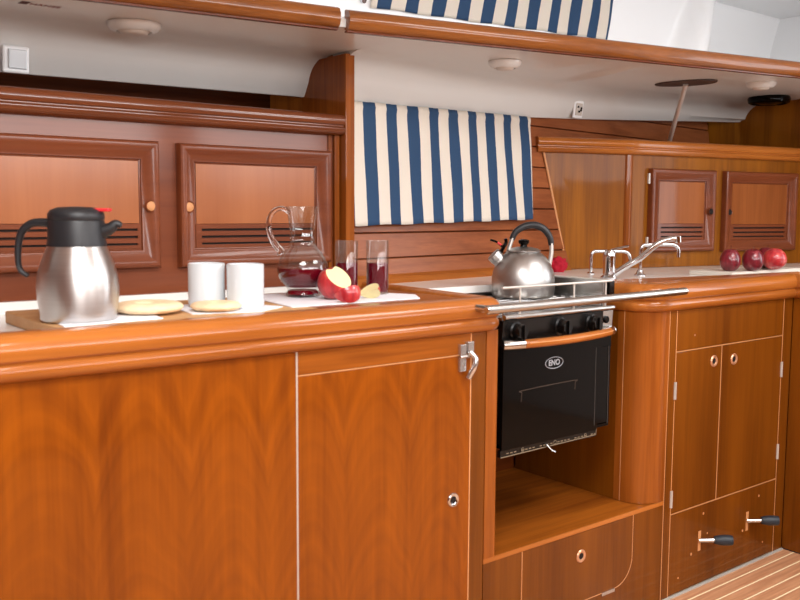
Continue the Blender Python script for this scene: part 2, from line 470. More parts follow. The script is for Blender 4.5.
def humpR(X, y, z):
    # low rib moulded into the liner, running diagonally to the socket
    w = .011*math.exp(-((X-2.27-(y-1.66)*.24)/.028)**2)/(1+math.exp((y-2.10)*70))/(1+math.exp((1.79-y)*60))
    return w
XsR = [1.453+.0128*i for i in range(181)]
bm = liner(XsR, ledgeR, lambda X: min(wallY(X, 1.45)-.018, 2.262), lambda X: lerp(X, [(1.43, 1.4305), (1.75, 1.443), (2.33, 1.458), (3.38, 1.515), (3.79, 1.537)]), humpR)
struct('ceiling_shelf_right', bm, M['liner'], smooth=35)

# ---- cabin side above the shelf
def sideY(X, z):
    t = (z-1.58)/.4
    base = 2.09-.05*t*t-.03*t
    rib = -.11/(1+math.exp(-(X-2.90-.12*t)*70))/(1+math.exp((X-3.02-.16*t)*45)) if X > 2.3 else 0
    deep = .10/(1+math.exp(-(X-3.12+.1*t)*30))
    return base+rib+deep
bm = NB(); rows = []
nx, nz_ = 110, 16
for i in range(nx+1):
    X = (-1.3+2.7*i/20 if i <= 20 else 1.4+2.4*(i-20)/(nx-20))
    zs = [ZU(X)+.014+(1.975-ZU(X)-.014)*j/nz_ for j in range(nz_+1)]; rows.append([bm.verts.new((X, sideY(X, q), q)) for q in zs])
for a, b_ in zip(rows, rows[1:]):
    for j in range(nz_): bm.faces.new((a[j], a[j+1], b_[j+1], b_[j]))
o = struct('wall_cabin_side', bm, M['gelcoat'], smooth=60)
sm = o.modifiers.new('thick', 'SOLIDIFY'); sm.thickness = .02; sm.offset = -1
bm = NB()
pa = [(-1.3, 1.70), (3.9, 1.70), (3.9, 2.3), (-1.3, 2.3)]; prism(bm, pa, 1.962, 2.0); struct('ceiling_edge', bm, M['gelcoat'])
# floor of the shelf above the liner
def shelf_top(bm, X0, X1, yl):
    pts = [(X0, yl(X0)+.004), (X1, yl(X1)+.004), (X1, 2.12), (X0, 2.12)]
    a = [bm.verts.new((x, y, ZU(x)+.021)) for x, y in pts]; b_ = [bm.verts.new((x, y, ZU(x)+.027)) for x, y in pts]
    bm.faces.new(a); bm.faces.new(list(reversed(b_)))
    for i in range(4): bm.faces.new((a[i], a[(i+1) % 4], b_[(i+1) % 4], b_[i]))
bm = NB(); shelf_top(bm, -1.25, 1.25, ledgeL); shelf_top(bm, 1.25, 3.76, ledgeR); struct('trim_2', bm, M['gelcoat'])

# ---- wooden fiddle rails along the shelf edge
prof = [(0, 0), (.012, -.003), (.022, .002), (.028, .014), (.028, .030), (.022, .041), (.010, .046), (0, .046)]
def ledge_rail(x0, x1, yl, zz, label):
    t = thing('shelf_rail', (x0, yl(x0), zz(x0)), label, 'rail', 'varnished rails along the overhead shelf')
    bm = NB(); path = [(x0+(x1-x0)*i/8, yl(x0+(x1-x0)*i/8), zz(x0+(x1-x0)*i/8)) for i in range(9)]
    sweep(bm, path, prof)
    o = obj('rail', bm, M['ledge'], t, smooth=50)
    bm = NB(); sweep(bm, [(p[0], p[1], p[2]-.0065) for p in path], [(0, 0), (.014, 0), (.014, .004), (0, .004)])
    obj('backing_strip', bm, M['dark'], t)
    return t
ledge_rail(-1.2, 1.232, ledgeL, lambda X: 1.557, 'varnished wooden shelf rail ending at top left, above the white locker liner')
ledge_rail(1.262, 3.76, ledgeR, lambda X: 1.557+.0145*max(0, X-1.26), 'long varnished wooden shelf rail running across the top to the right edge')

# ---- partition between left lockers and the curtain
bm = NB(); box(bm, 1.438, 1.468, 2.045, 2.45, .90, 1.555)
struct('wall_partition', bm, M['post'], bevel=.002)

# ------------------------------------------------------------------ counter rims
rimprof = [(-.045, .853), (.006, .853), (.013, .857), (.018, .866), (.017, .876), (.012, .8815), (.012, .8845), (.018, .889),
           (.0205, .900), (.019, .913), (.012, .923), (.002, .929), (-.012, .931), (-.032, .931), (-.040, .927), (-.045, .918)]
wtL = thing('worktop', (.4, 1.8, .89), 'white worktop with thick wooden rim on the left, under flask, mugs and carafe', 'worktop', 'galley worktops')
bm = NB(); prism(bm, [(-1.2, 1.5375), (1.447, 1.5375), (1.447, 2.07), (-1.2, 2.07)], .886, .90)
box(bm, -1.2, 1.4365, 2.063, 2.0795, .886, .926)
obj('worktop_surface', bm, M['white_top'], wtL)
path = [(-1.2, Y0), (.2, Y0), (1.44, Y0)]+arc(1.452, Y0+.038, .038, -90, -3, 7)+[(1.515, 1.93), (1.53, 2.075)]
bm = NB(); sweep(bm, path, rimprof); obj('wooden_rim', bm, M['rim'], wtL, smooth=38)
wtR = thing('worktop', (2.8, 1.8, .90), 'white worktop with wooden rim around the taps, right of the stove', 'worktop', 'galley worktops')
bm = NB(); prism(bm, [(2.115, 1.5375), (3.75, 1.5375), (3.75, 2.31), (1.578, 2.055), (1.557, 1.854), (2.115, 1.854)], .900, .92)
prism(bm, [(2.893, .9), (3.75, .9), (3.75, 1.5375), (2.893, 1.5375)], .900, .92)
obj('worktop_surface', bm, M['white_top'], wtR)
path = [(2.073, 1.70), (2.071, 1.62)]+arc(2.150, Y0+.079, .079, 180, 270, 9)[1:]+[(2.3, Y0), (2.848, Y0)]
bm = NB(); sweep(bm, path, rimprof); obj('wooden_rim', bm, M['rim'], wtR, smooth=38)
bm = NB(); prism(bm, [(2.1165, 1.700), (2.1165, 1.5385), (2.892, 1.5385), (2.99, 1.552), (2.31, 1.648), (2.22, 1.675), (2.16, 1.700)], .9195, .9309); obj('rim_inlay', bm, M['rim'], wtR, bevel=.002)
bm = NB(); sweep(bm, [(2.8495, Y0-.0005), (2.8495, .9)], rimprof); obj('side_rim', bm, M['rim_y'], wtR, smooth=38)
bm = NB(); box(bm, 2.036, 2.118, 1.702, 1.853, .899, .931); obj('steel_edging', bm, plain('dull_grey_steel', (120, 112, 104), .4, metal=.7), wtR, bevel=.002)
# black bracket on the rim beside the stove
bm = NB(); box(bm, 2.028, 2.0505, 1.60, 1.70, .895, .937)
bk = obj('gimbal_bracket', bm, M['enamel'], wtR, bevel=.002)
bm = NB(); cyl(bm, (2.034, 1.622, .915), (2.024, 1.622, .915), .006, 12); obj('screw', bm, M['chrome'], wtR)

# ------------------------------------------------------------------ lower cabinets
T = .013
def panel(bm, x0, x1, z0, z1, g=.0014): box(bm, x0+g, x1-g, Y0, Y0+T, z0+g, z1-g)
def ring_pull(parent, x, z, y=Y0, r=.0125, mat='brass'):
    bm = NB()
    Mx = Matrix.Translation((x, y+.001, z)) @ Matrix.Rotation(PI/2, 4, 'X')
    lathe(bm, [(r*.55, 0), (r*.55, .003), (r*.7, .0045), (r*.95, .0045), (r*1.08, .002), (r*1.08, -.004), (r*.55, -.004)], (0, 0, 0), 28, Mx, close=True)
    o = obj('ring_pull', bm, M[mat], parent, smooth=40)
    bm = NB(); lathe(bm, [(0, .0012), (r*.56, .0012), (r*.56, .0), (0, .0)], (0, 0, 0), 20, Mx)
    lathe(bm, [(0, .003), (r*.26, .0025), (r*.30, .001)], (0, 0, 0), 14, Mx)
    q = obj('latch_button', bm, M['gap'], parent, smooth=40)
    return o
def hinge(parent, x, z, y=Y0, h=.045, w=.009):
    bm = NB(); box(bm, x-w/2, x+w/2, y-.0022, y+.001, z-h/2, z+h/2)
    cyl(bm, (x, y-.003, z-h/2), (x, y-.003, z+h/2), .0028, 10)
    return obj('hinge', bm, M['hinge'], parent)

cabL = thing('base_cabinet', (.6, 1.8, 0), 'large flame grained base cabinet at left, with one locker door, under the flask', 'cabinet', 'galley base cabinets')
obj('carcass', BX(-1.2, 1.438, Y0+T+.001, 2.07, .0, .852), M['darkz'], cabL)
bm = NB(); panel(bm, -.55, .935, .0, .853); obj('front_panel', bm, M['panel'], cabL, bevel=.0008)
bm = NB(); box(bm, .9325, .9365, Y0-.0006, Y0+T, 0, .853); obj('edge_banding', bm, plain('pale_grey_band', (178, 160, 148), .5), cabL)
bm = NB(); box(bm, 1.4025, 1.4055, Y0-.0004, Y0+T, 0, .853)
box(bm, .936, 1.404, Y0-.0003, Y0+T, .8025, .8045); obj('edge_banding', bm, M['band'], cabL)
bm = NB(); panel(bm, .936, 1.404, .804, .853); obj('top_rail', bm, M['panel_x'], cabL, bevel=.0006)
bm = NB(); panel(bm, .936, 1.404, .04, .803); door = obj('door', bm, M['panel'], cabL, bevel=.0008); door['label'] = 'glossy flame veneer locker door'
WM[door] = WM[cabL]
ring_pull(door, 1.353, .469, r=.0160, mat='chrome')
bm = NB(); panel(bm, 1.404, 1.452, 0, .853); obj('stile', bm, M['panel_plain'], cabL, bevel=.0006)
bm = NB(); prism(bm, [(1.4525, Y0+T), (1.4525, Y0-.001)]+arc(1.484, Y0+.011, .012, -90, 0, 6)+[(1.496, 1.60), (1.4525, 1.60)], .302, .853)
obj('corner_post', bm, M['post'], cabL, smooth=40)
# toggle latch over the rail/door joint, and its hasp handle
bm = NB()
box(bm, 1.364, 1.382, Y0-.009, Y0+.001, .805, .829); box(bm, 1.385, 1.405, Y0-.010, Y0+.001, .808, .834)
box(bm, 1.364, 1.384, Y0-.007, Y0+.001, .766, .799); cyl(bm, (1.364, Y0-.007, .801), (1.402, Y0-.007, .801), .0042, 12)
for q in (.820, .782): cyl(bm, (1.3735, Y0-.008, q), (1.3735, Y0-.004, q), .003, 10)
la = obj('toggle_latch', bm, M['latch'], door, bevel=.0015)
bm = NB(); tube(bm, smoothpath([(1.390, Y0-.010, .810), (1.400, Y0-.019, .796), (1.397, Y0-.020, .778), (1.391, Y0-.012, .758), (1.388, Y0-.009, .750)], 5), .0065, 10)
obj('latch_lever', bm, M['latch'], door, smooth=60)

# stove recess
cabM = thing('stove_cabinet', (1.8, 1.8, 0), 'open cabinet bay around the stove, with a shelf and round cornered drawer', 'cabinet')
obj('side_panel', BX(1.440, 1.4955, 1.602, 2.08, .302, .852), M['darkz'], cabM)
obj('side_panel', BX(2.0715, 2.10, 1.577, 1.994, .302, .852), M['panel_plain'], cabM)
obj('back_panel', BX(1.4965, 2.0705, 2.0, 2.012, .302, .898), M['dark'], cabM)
bm = NB(); prism(bm, [(1.4405, Y0+.002), (2.165, Y0+.002), (2.165, 1.60), (2.0995, 1.60), (2.0995, 2.07), (1.4405, 2.07)], .290, .3015)
obj('shelf', bm, M['panel_x'], cabM)
bm = NB(); box(bm, 1.452, 2.168, Y0-.0015, Y0+.0018, .291, .3025); obj('shelf_lipping', bm, M['rim'], cabM)
bm = NB(); prism(bm, [(2.168, Y0+T), (2.168, Y0-.001), (2.150, Y0-.0012)]+list(reversed(arc(2.150, Y0+.079, .080, 180, 270, 12)))[1:]+[(2.070, 1.60), (2.10, 1.60), (2.10, 1.55)], .303, .853)
obj('rounded_post', bm, M['post'], cabM, smooth=40)
bm = NB(); box(bm, 2.0692, 2.0716, 1.5765, 1.5785, .303, .853); box(bm, 2.1675, 2.1695, Y0-.0015, Y0+T, .0, .853)
obj('edge_banding', bm, M['band'], cabM)
obj('carcass', BX(1.44, 2.165, Y0+T+.001, 2.07, 0, .289), M['darkz'], cabM)
bm = NB(); panel(bm, 1.452, 1.586, 0, .291, .001)
# right and lower part of the front, cut round the drawer
xr, zb, rr = 2.030, .098, .075
outer = [(1.586, .0), (2.168, .0), (2.168, .291), (xr+.001, .291), (xr+.001, zb+rr)]
cr_ = [(xr-rr+(rr+.001)*math.cos(math.radians(-a)), zb+rr+(rr+.001)*math.sin(math.radians(-a))) for a in range(0, 91, 10)]
poly = outer+cr_[1:]+[(1.586, zb-.001)]
extr(bm, [(x, Y0, z) for x, z in poly], (0, T, 0)); obj('front_frame', bm, M['panel_plain'], cabM)
dr_ = [(1.5875, zb+.0008), (xr-rr, zb+.0008)]+[(xr-rr+(rr-.0008)*math.cos(math.radians(a)), zb+rr+(rr-.0008)*math.sin(math.radians(a))) for a in range(-90, 1, 10)]+[(xr-.0008, .2895), (1.5875, .2895)]
bm = NB(); extr(bm, [(x, Y0, z) for x, z in dr_], (0, T, 0)); drw = obj('drawer_front', bm, M['panel_plain'], cabM); WM[drw] = WM[cabM]
bm = NB(); pth = [(1.5868, zb, .2895)]
tube(bm, [(1.5868, Y0+.0004, .2895), (1.5868, Y0+.0004, zb)], .0012, 6)
tube(bm, [(1.5868, Y0+.0004, zb), (xr-rr, Y0+.0004, zb)]+[(xr-rr+rr*math.cos(math.radians(a)), Y0+.0004, zb+rr+rr*math.sin(math.radians(a))) for a in range(-80, 1, 10)]+[(xr, Y0+.0004, .2895)], .0012, 6)
obj('drawer_seam', bm, M['band'], cabM)
ring_pull(drw, 1.81, .225, r=.0165)
bm = NB(); box(bm, 1.90, 1.955, Y0-.002, Y0+.001, .090, .099); obj('hinge', bm, M['stain'], drw)

# right base cabinet
cabR = thing('base_cabinet', (2.5, 1.8, 0), 'base cabinet under the sink with two small doors and two black handled levers', 'cabinet', 'galley base cabinets')
obj('carcass', BX(2.1705, 2.846, Y0+T+.001, 1.99, 0, .852), M['darkz'], cabR)
for a_, b_ in ((2.169, 2.204), (2.793, 2.848)):
    bm = NB(); panel(bm, a_, b_, .0, .853, .0008); obj('stile', bm, M['panel_plain'], cabR)
bm = NB(); panel(bm, 2.205, 2.792, .733, .853); obj('top_panel', bm, M['panel_plain'], cabR, bevel=.0005)
d1 = NB(); panel(d1, 2.205, 2.438, .2535, .7305); d1 = obj('door', d1, M['panel_plain'], cabR, bevel=.0006); WM[d1] = WM[cabR]
d2 = NB(); panel(d2, 2.440, 2.792, .2535, .7305); d2 = obj('door', d2, M['panel_plain'], cabR, bevel=.0006); WM[d2] = WM[cabR]
bm = NB(); panel(bm, 2.205, 2.792, .004, .251); lp = obj('lower_panel', bm, M['panel_plain'], cabR, bevel=.0005); WM[lp] = WM[cabR]
bm = NB()
for a in ((2.203, 2.2055, 0, .853), (2.791, 2.7935, 0, .853), (2.438, 2.4402, .252, .731)): box(bm, a[0], a[1], Y0-.0006, Y0+T, a[2], a[3])
for zz in (.2515, .7308): box(bm, 2.205, 2.792, Y0-.0006, Y0+T, zz, zz+.0022)
obj('edge_banding', bm, M['band'], cabR)
ring_pull(d1, 2.398, .687, r=.0165); ring_pull(d2, 2.507, .682, r=.0165)
hinge(d1, 2.2045, .62, h=.05); hinge(d1, 2.2045, .30, h=.05); hinge(d2, 2.792, .62, h=.05); hinge(d2, 2.792, .345, h=.05)
bm = NB(); cyl(bm, (2.294, Y0+.001, .774), (2.294, Y0-.001, .774), .003, 12); obj('screw_cap', bm, M['brass'], cabR)
for (x, zz) in ((2.358, .145), (2.624, .149)):
    wp = NB(); Mx = Matrix.Translation((x, Y0+.0005, zz)) @ Matrix.Rotation(PI/2, 4, 'X')
    box(wp, x-.006, x+.008, Y0-.0008, Y0+.001, zz-.036, zz+.026)
    obj('slot_wear', wp, M['band'], lp, bevel=.0004)
    bm = NB(); cyl(bm, (x-.004, Y0-.002, zz-.002), (x+.036, Y0-.036, zz+.0), .0062, 16); lever = obj('valve_lever', bm, M['chrome'], lp, smooth=40); WM[lever] = WM[cabR]
    bm = NB(); Lm = Vector((x+.036, Y0-.036, zz)); e = Vector((.048, -.044, .001))
    Mq = Matrix.Translation(Lm-e*.1) @ e.to_track_quat('Z', 'Y').to_matrix().to_4x4()
    lathe(bm, [(0, 0), (.011, 0), (.0125, .004), (.0158, .022), (.0158, .044), (.0145, .053), (0, .056)], (0, 0, 0), 16, Mq)
    obj('grip', bm, M['rubber'], lp, smooth=40)
bm = NB()
for (x, zz, r) in ((2.375, .222, .004), (2.318, .108, .0045), (2.69, .215, .004), (2.60, .118, .004), (2.725, .052, .003), (2.255, .05, .003), (2.40, .155, .003)):
    bm = NB(); cyl(bm, (x, Y0+.001, zz), (x, Y0-.0006, zz), r, 10); obj('screw_hole_filler', bm, M['band'], lp)
struct('trim_3', BX(2.17, 2.846, Y0-.009, Y0-.0005, .0, .004), M['strip'])

# cabinet end running toward the camera at the far right
cabE = thing('end_cabinet', (2.9, 1.2, 0), 'plain cabinet side at the right edge, turned square to the sink cabinet', 'cabinet')
bm = NB(); box(bm, 2.8495, 2.8625, .9, Y0-.001, .004, .852); obj('side_panel', bm, M['panel_plain'], cabE, bevel=.001)
obj('carcass', BX(2.8635, 3.75, .9, 1.99, .0, .852), M['darkz'], cabE)
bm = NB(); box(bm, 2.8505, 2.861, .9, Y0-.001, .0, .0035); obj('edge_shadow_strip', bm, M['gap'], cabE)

# ------------------------------------------------------------------ louvred locker doors (local x along face, -y outward)
def rings(bm, x0, x1, z0, z1, pr):
    prev = None
    for ins, d in pr:
        v = [bm.verts.new(p) for p in ((x0+ins, -d, z0+ins), (x1-ins, -d, z0+ins), (x1-ins, -d, z1-ins), (x0+ins, -d, z1-ins))]
        if prev:
            for i in range(4): bm.faces.new((prev[i], prev[(i+1) % 4], v[(i+1) % 4], v[i]))
        prev = v
def locker_door(parent, x0, x1, z0, z1, button_side, hinge_side, label, btn='band', lz=.052, inset='inset'):
    fp = [(0, 0), (0, .016), (.003, .023), (.007, .0255), (.013, .0255), (.018, .0235), (.037, .0125), (.0405, .0115), (.043, .0115), (.0445, .0075), (.0475, .0065), (.048, .0)]
    bm = NB(); rings(bm, x0, x1, z0, z1, fp)
    d = obj('door', bm, M['frame'], parent, local=True, smooth=25); d['label'] = label
    WM[d] = WM[parent]
    xi0, xi1, zi0, zi1 = x0+.047, x1-.047, z0+.047, z1-.046
    zl = zi0+lz+.008
    obj('door_panel', BX(xi0+.002, xi1-.002, -.0075, -.001, zl, zi1-.002), M[inset], d, local=True)
    obj('louvre_backing', BX(xi0, xi1, -.0022, -.0005, zi0, zl), M['gap'], d, local=True)
    bm = NB(); n = 3; p = (zl-zi0)/3.45; box(bm, xi0, xi1, -.0085, -.003, zi0, zi0+.45*p)
    for k in range(n):   # slats tilted down and out
        zc = zi0+.45*p+p*k
        extr(bm, [(xi0, -.0085, zc+p*.30), (xi0, -.0085, zc+p*.92), (xi0, -.003, zc+p*1.0), (xi0, -.0025, zc+p*.42)], (xi1-xi0, 0, 0))
    box(bm, xi0, xi0+.016, -.0078, -.002, zi0, zl); box(bm, xi1-.006, xi1, -.0078, -.002, zi0, zl)
    obj('louvre', bm, M['frame'], d, local=True)
    xb = x0+.024 if button_side == 'left' else x1-.024
    zb_ = z0+.147*(z1-z0)/.30
    Mx = Matrix.Translation((xb, -.0220, zb_)) @ Matrix.Rotation(PI/2, 4, 'X')
    bm = NB(); lathe(bm, [(.0115, 0), (.0128, .0012), (.0140, .0020), (.0150, .0)], (0, 0, 0), 24, Mx)
    obj('button_ring', bm, M['frame'], d, local=True, smooth=40)
    bm = NB(); lathe(bm, [(0, .0030), (.008, .0026), (.0112, .001), (.0112, -.004), (0, -.004)], (0, 0, 0), 24, Mx)
    obj('push_button', bm, M[btn], d, local=True, smooth=40)
    xh = x1+.001 if hinge_side == 'right' else x0-.001
    for f in (.12, .88):
        zz = z0+(z1-z0)*f
        bm = NB(); box(bm, xh-.004, xh+.004, -.0075, -.001, zz-.019, zz+.019); cyl(bm, (xh, -.008, zz-.019), (xh, -.008, zz+.019), .0032, 10)
        obj('hinge', bm, M['hinge'], d, local=True)
    return d
cap = [(-.02, .0), (.006, .0), (.017, .003), (.022, .010), (.022, .018), (.016, .0235), (.016, .0255), (.021, .0285), (.024, .038), (.021, .049), (.012, .0555), (-.02, .056)]

OL = Vector((0, 2.08, .92))
upL = thing('wall_locker', OL, 'reddish wall locker at upper left with two louvred doors, above the flask and carafe', 'wall cabinet', 'louvred wall lockers')
obj('face_panel', BX(-1.2, 1.436, 0, .014, .0, .43), M['frame'], upL, local=True)
obj('carcass', BX(-1.2, 1.436, .0145, .36, .0, .46), M['dark'], upL, local=True)
bm = NB(); box(bm, 1.402, 1.412, -.004, -.0002, .0, .415); box(bm, 1.418, 1.434, -.010, -.0002, .0, .415); obj('end_strip', bm, M['post'], upL, local=True)
locker_door(upL, .455, .905, .070, .372, 'right', 'left', 'louvred door behind the flask')
locker_door(upL, .955, 1.401, .068, .371, 'left', 'right', 'louvred door behind the mugs and carafe')
bm = NB(); sweep(bm, [(-1.2, 0), (1.437, 0)], [(d+.012, z_+.415) for d, z_ in cap]); obj('cornice', bm, wood('cornice_wood', (92, 42, 20), (136, 72, 38), 'X', grain=.8, coat=1, crough=.1), upL, local=True, smooth=40)

rz = math.radians(-12)
upR = thing('wall_locker', Vector((2.758, 2.102, .92)), 'amber wall locker at upper right, with two small louvred doors, behind the taps', 'wall cabinet', 'louvred wall lockers', rz=rz)
obj('face_panel', BX(.014, 1.02, 0, .014, .001, .43), M['amber'], upR, local=True)
WMi = WM[upR].inverted()
ce = WMi @ Vector((2.527, 2.191, .92)); ct = WMi @ Vector((2.43, 2.229, 1.345))
sd = Vector((ce.x, ce.y)).normalized()
bm = NB(); prism(bm, [(0.006, .014), (-.002, .0006), (-.004, .001), (sd.x*.012, sd.y*.012)]+[(sd.x*.012+.008, sd.y*.012+.012)], 0.001, .43)
bm.free()
bm = NB(); cyl(bm, (.006, .0185, .001), (.006, .0185, .43), .0215, 32); obj('corner_post', bm, M['post'], upR, local=True, smooth=40)
bm = NB(); nn = Vector((-sd.y, sd.x))*-1  # inward offset
nn = Vector((.25, .97)).normalized()
a = Vector((-.010, .008)); 
extr(bm, [(a.x, a.y, .001), (ce.x, ce.y, .001), (ct.x, ct.y, .425), (a.x, a.y, .43)], (nn.x*.012, nn.y*.012, 0))
obj('side_panel', bm, M['amber'], upR, local=True)
bm = NB(); tube(bm, [(ce.x, ce.y-.001, .001), (ct.x, ct.y-.001, .425)], .0042, 8); obj('edge_strip', bm, M['band'], upR, local=True)
bm = NB(); prism(bm, [(.012, .0145), (1.0, .0145), (1.0, .07), (.05, .10)], .005, .455); obj('carcass', bm, M['darkz'], upR, local=True)
locker_door(upR, .093, .420, .060, .373, 'right', 'left', 'narrower louvred door behind the swan neck tap', 'gap', inset='inset_amber')
locker_door(upR, .470, .876, .057, .372, 'left', 'right', 'wider louvred door above the apples', 'gap', inset='inset_amber')
e2 = ct+Vector((ct.x, ct.y, 0)).normalized()*.03
bm = NB(); sweep(bm, [(e2.x, e2.y), (-.028, .010), (-.012, .003), (.006, -.001), (.03, -.001), (1.02, -.001)], [(d, z_+.420) for d, z_ in cap])
prism(bm, [(e2.x, e2.y+.02), (0, .019), (1.01, .019), (1.01, .12), (.0, .16)], .455, .4755)
obj('cornice', bm, M['rim'], upR, local=True, smooth=40)

# ------------------------------------------------------------------ curtains
def curtain(name, tl, tr, bl, br, utl, utr, ubl, ubr, label, nx=150, nz=24, fold=.004, ruffle=True, seed=0):
    tl, tr, bl, br = map(Vector, (tl, tr, bl, br)); bm = NB(); uvs = {}
    rows = []
    for j in range(nz+1):
        v = j/nz; row = []
        for i in range(nx+1):
            u = i/nx
            p = (tl*(1-u)+tr*u)*(1-v)+(bl*(1-u)+br*u)*v
            uu = (utl*(1-u)+utr*u)*(1-v)+(ubl*(1-u)+ubr*u)*v
            w = fold*math.sin(uu*PI*1.0+.8*noise.noise((uu*.7, v*1.5, seed)))*(1-.5*v)+fold*1.2*noise.noise((uu*1.3, v*2, seed+5))
            if ruffle and v < .12: w += .0022*math.sin(uu*22)*(1-v/.12)
            if ruffle and abs(v-.05) < .03: w += .003
            p = p+Vector((.1, -.99, 0))*w
            if v > .98: p.z += .0015*math.sin(uu*3.1)
            row.append(bm.verts.new(p)); uvs[row[-1]] = (uu, v*4)
        rows.append(row)
    lay = bm.loops.layers.uv.new('UVMap')
    for a, b_ in zip(rows, rows[1:]):
        for i in range(nx):
            f = bm.faces.new((a[i], a[i+1], b_[i+1], b_[i]))
            for l in f.loops: l[lay].uv = uvs[l.vert]
    o = obj(name, bm, M['curtain'], None, smooth=80)
    s = o.modifiers.new('thick', 'SOLIDIFY'); s.thickness = .0012
    return tag(o, label, 'curtain', 'navy and cream striped curtains')
c1 = curtain('curtain', (1.475, 2.105, 1.4375), (2.333, 2.212, 1.458), (1.475, 2.052, 1.087), (2.305, 2.155, 1.103),
        (1.475-1.567)/.0915, (2.333-1.567)/.0915, (1.475-1.545)/.0922, (2.305-1.545)/.0922, 'striped curtain hanging between the wooden partition and the stove kettle')
c2 = curtain('curtain', (1.545, 1.985, 1.95), (2.515, 1.985, 1.95), (1.525, 2.05, 1.689), (2.545, 2.05, 1.722),
        -.35, 9.9, -.45, 9.85, 'striped curtain at the top edge, above the long shelf rail', seed=3, ruffle=False)
# curtain track and snap stud
bm = NB(); cyl(bm, (1.5, 2.055, 1.705), (1.5, 2.045, 1.703), .008, 16); tag(obj('snap_stud', bm, M['chrome']), 'small chrome snap stud on white side at the left end of the top curtain', 'stud')

# ------------------------------------------------------------------ overhead fittings
def downlight(x, y, z, r, label):
    t = thing('downlight', (x, y, z), label, 'light', 'round white lights under the shelf')
    bm = NB(); lathe(bm, [(0, -.001), (r, -.001), (r*.98, -.008), (r*.86, -.016), (r*.66, -.020), (r*.60, -.016), (0, -.015)]); obj('housing', bm, M['liner'], t, local=True, smooth=40)
    bm = NB(); lathe(bm, [(0, -.0155), (r*.58, -.0165), (r*.50, -.024), (r*.3, -.0265), (0, -.027)]); obj('lens', bm, M['grey'], t, local=True, smooth=50)
downlight(.855, 2.075, ZU(.86), .062, 'round white light under the upper left shelf')
downlight(1.893, 1.893, ZU(1.893), .048, 'round white light under the shelf above the striped curtain')
downlight(3.03, 1.75, ZU(3.03), .052, 'round white light under the shelf near the top right')
sp = thing('round_speaker', (3.53, 2.0, ZU(3.53)), 'black round fitting under the shelf at the far right', 'speaker')
bm = NB(); lathe(bm, [(0, -.001), (.080, -.001), (.084, -.010), (.080, -.026), (.072, -.030), (.068, -.024), (.0, -.022)]); obj('ring', bm, M['blackg'], sp, local=True, smooth=40)
bm = NB(); lathe(bm, [(0, -.034), (.035, -.031), (.058, -.0235)]); obj('dome', bm, M['enamel'], sp, local=True, smooth=50)

# grab pole from the locker top to the shelf
zp = ZU(2.78)
pl = thing('grab_pole', (3.05, 2.14, 1.396), 'slim stainless grab pole rising from the right locker to the shelf underside', 'pole')
bm = NB(); cyl(bm, (3.05, 2.14, 1.396), (2.775, 1.885, zp-.006), .0085, 20); obj('pole', bm, M['hinge'], pl, smooth=40)
bm = NB(); Mx = Matrix.Translation((2.77, 1.882, zp-.0065)) @ Matrix.Rotation(math.radians(-72), 4, 'Z') @ Matrix.Diagonal((1, .62, 1, 1))
lathe(bm, [(0, 0), (.105, 0), (.108, .003), (.105, .006), (0, .006)], (0, 0, 0), 40, Mx); obj('oval_plate', bm, M['plate'], pl, smooth=40)
bm = NB(); lathe(bm, [(0, 0), (.016, 0), (.018, .004), (.011, .010), (0, .010)], (3.05, 2.14, 1.396), 20); obj('foot_socket', bm, M['chrome'], pl, smooth=40)

# socket on the liner and the white switch
def facing_box(w, h, d, p, tilt=0):
    bm = NB(); box(bm, -w/2, w/2, -d, 0, -h/2, h/2)
    bm.transform(Matrix.Translation(p) @ Matrix.Rotation(tilt, 4, 'X')); return bm
so = thing('wall_socket', (2.61, 2.222, 1.505), 'small white socket with dark pins on the liner above the right locker', 'socket')
obj('plate', facing_box(.050, .062, .007, (2.61, 2.231, 1.505), math.radians(8)), M['gelcoat'], so, bevel=.003)
obj('insert', facing_box(.034, .044, .003, (2.61, 2.2235, 1.505), math.radians(8)), M['grey'], so, bevel=.001)
bm = NB()
for dx, dz in ((-.008, .008), (.009, .004), (-.003, -.009), (.007, -.004)): box(bm, 2.61+dx-.004, 2.61+dx+.004, 2.2175, 2.2203, 1.505+dz-.0035, 1.505+dz+.0035)
obj('pins', bm, M['enamel'], so)
sw = thing('light_switch', (.635, 2.22, 1.474), 'square white rocker switch on the liner at upper left', 'switch')
obj('plate', facing_box(.060, .062, .010, (.629, 2.226, 1.474), math.radians(6)), M['gelcoat'], sw, bevel=.006)
obj('rocker', facing_box(.042, .044, .005, (.631, 2.2155, 1.474), math.radians(6)), M['ceramic'], sw, bevel=.004)
# small red lettering printed on the liner, top left
txt = bpy.data.curves.new('liner_lettering', 'FONT'); txt.body = 'HANSE'; txt.size = .022; txt.extrude = .0002; txt.space_character = 1.0
tmp = bpy.data.objects.new('tmp', txt); C.objects.link(tmp); dg = bpy.context.evaluated_depsgraph_get()
me = bpy.data.meshes.new_from_object(tmp.evaluated_get(dg)); bpy.data.objects.remove(tmp)
bm = NB(); bm.from_mesh(me)
T1 = Matrix.Translation((.583, 2.030, ZU(.65)-.0008)) @ Matrix.Rotation(math.radians(-3), 4, 'Z') @ Matrix.Rotation(PI, 4, 'X') @ Matrix.Diagonal((.92, 1.2, 1, 1))
bm.transform(Matrix.Translation((.024, 0, 0))); bm.transform(T1)
lt = thing('printed_mark', (.61, 2.03, ZU(.65)-.001), 'faded red printed wordmark on the liner in the top left corner', 'lettering')
obj('lettering', bm, M['markred'], lt)
bm = NB(); extr(bm, [(0, 0, 0), (.018, 0, 0), (.022, .022, 0), (.004, .022, 0)], (0, 0, .0004)); bm.transform(T1)
obj('emblem', bm, M['markdark'], lt)

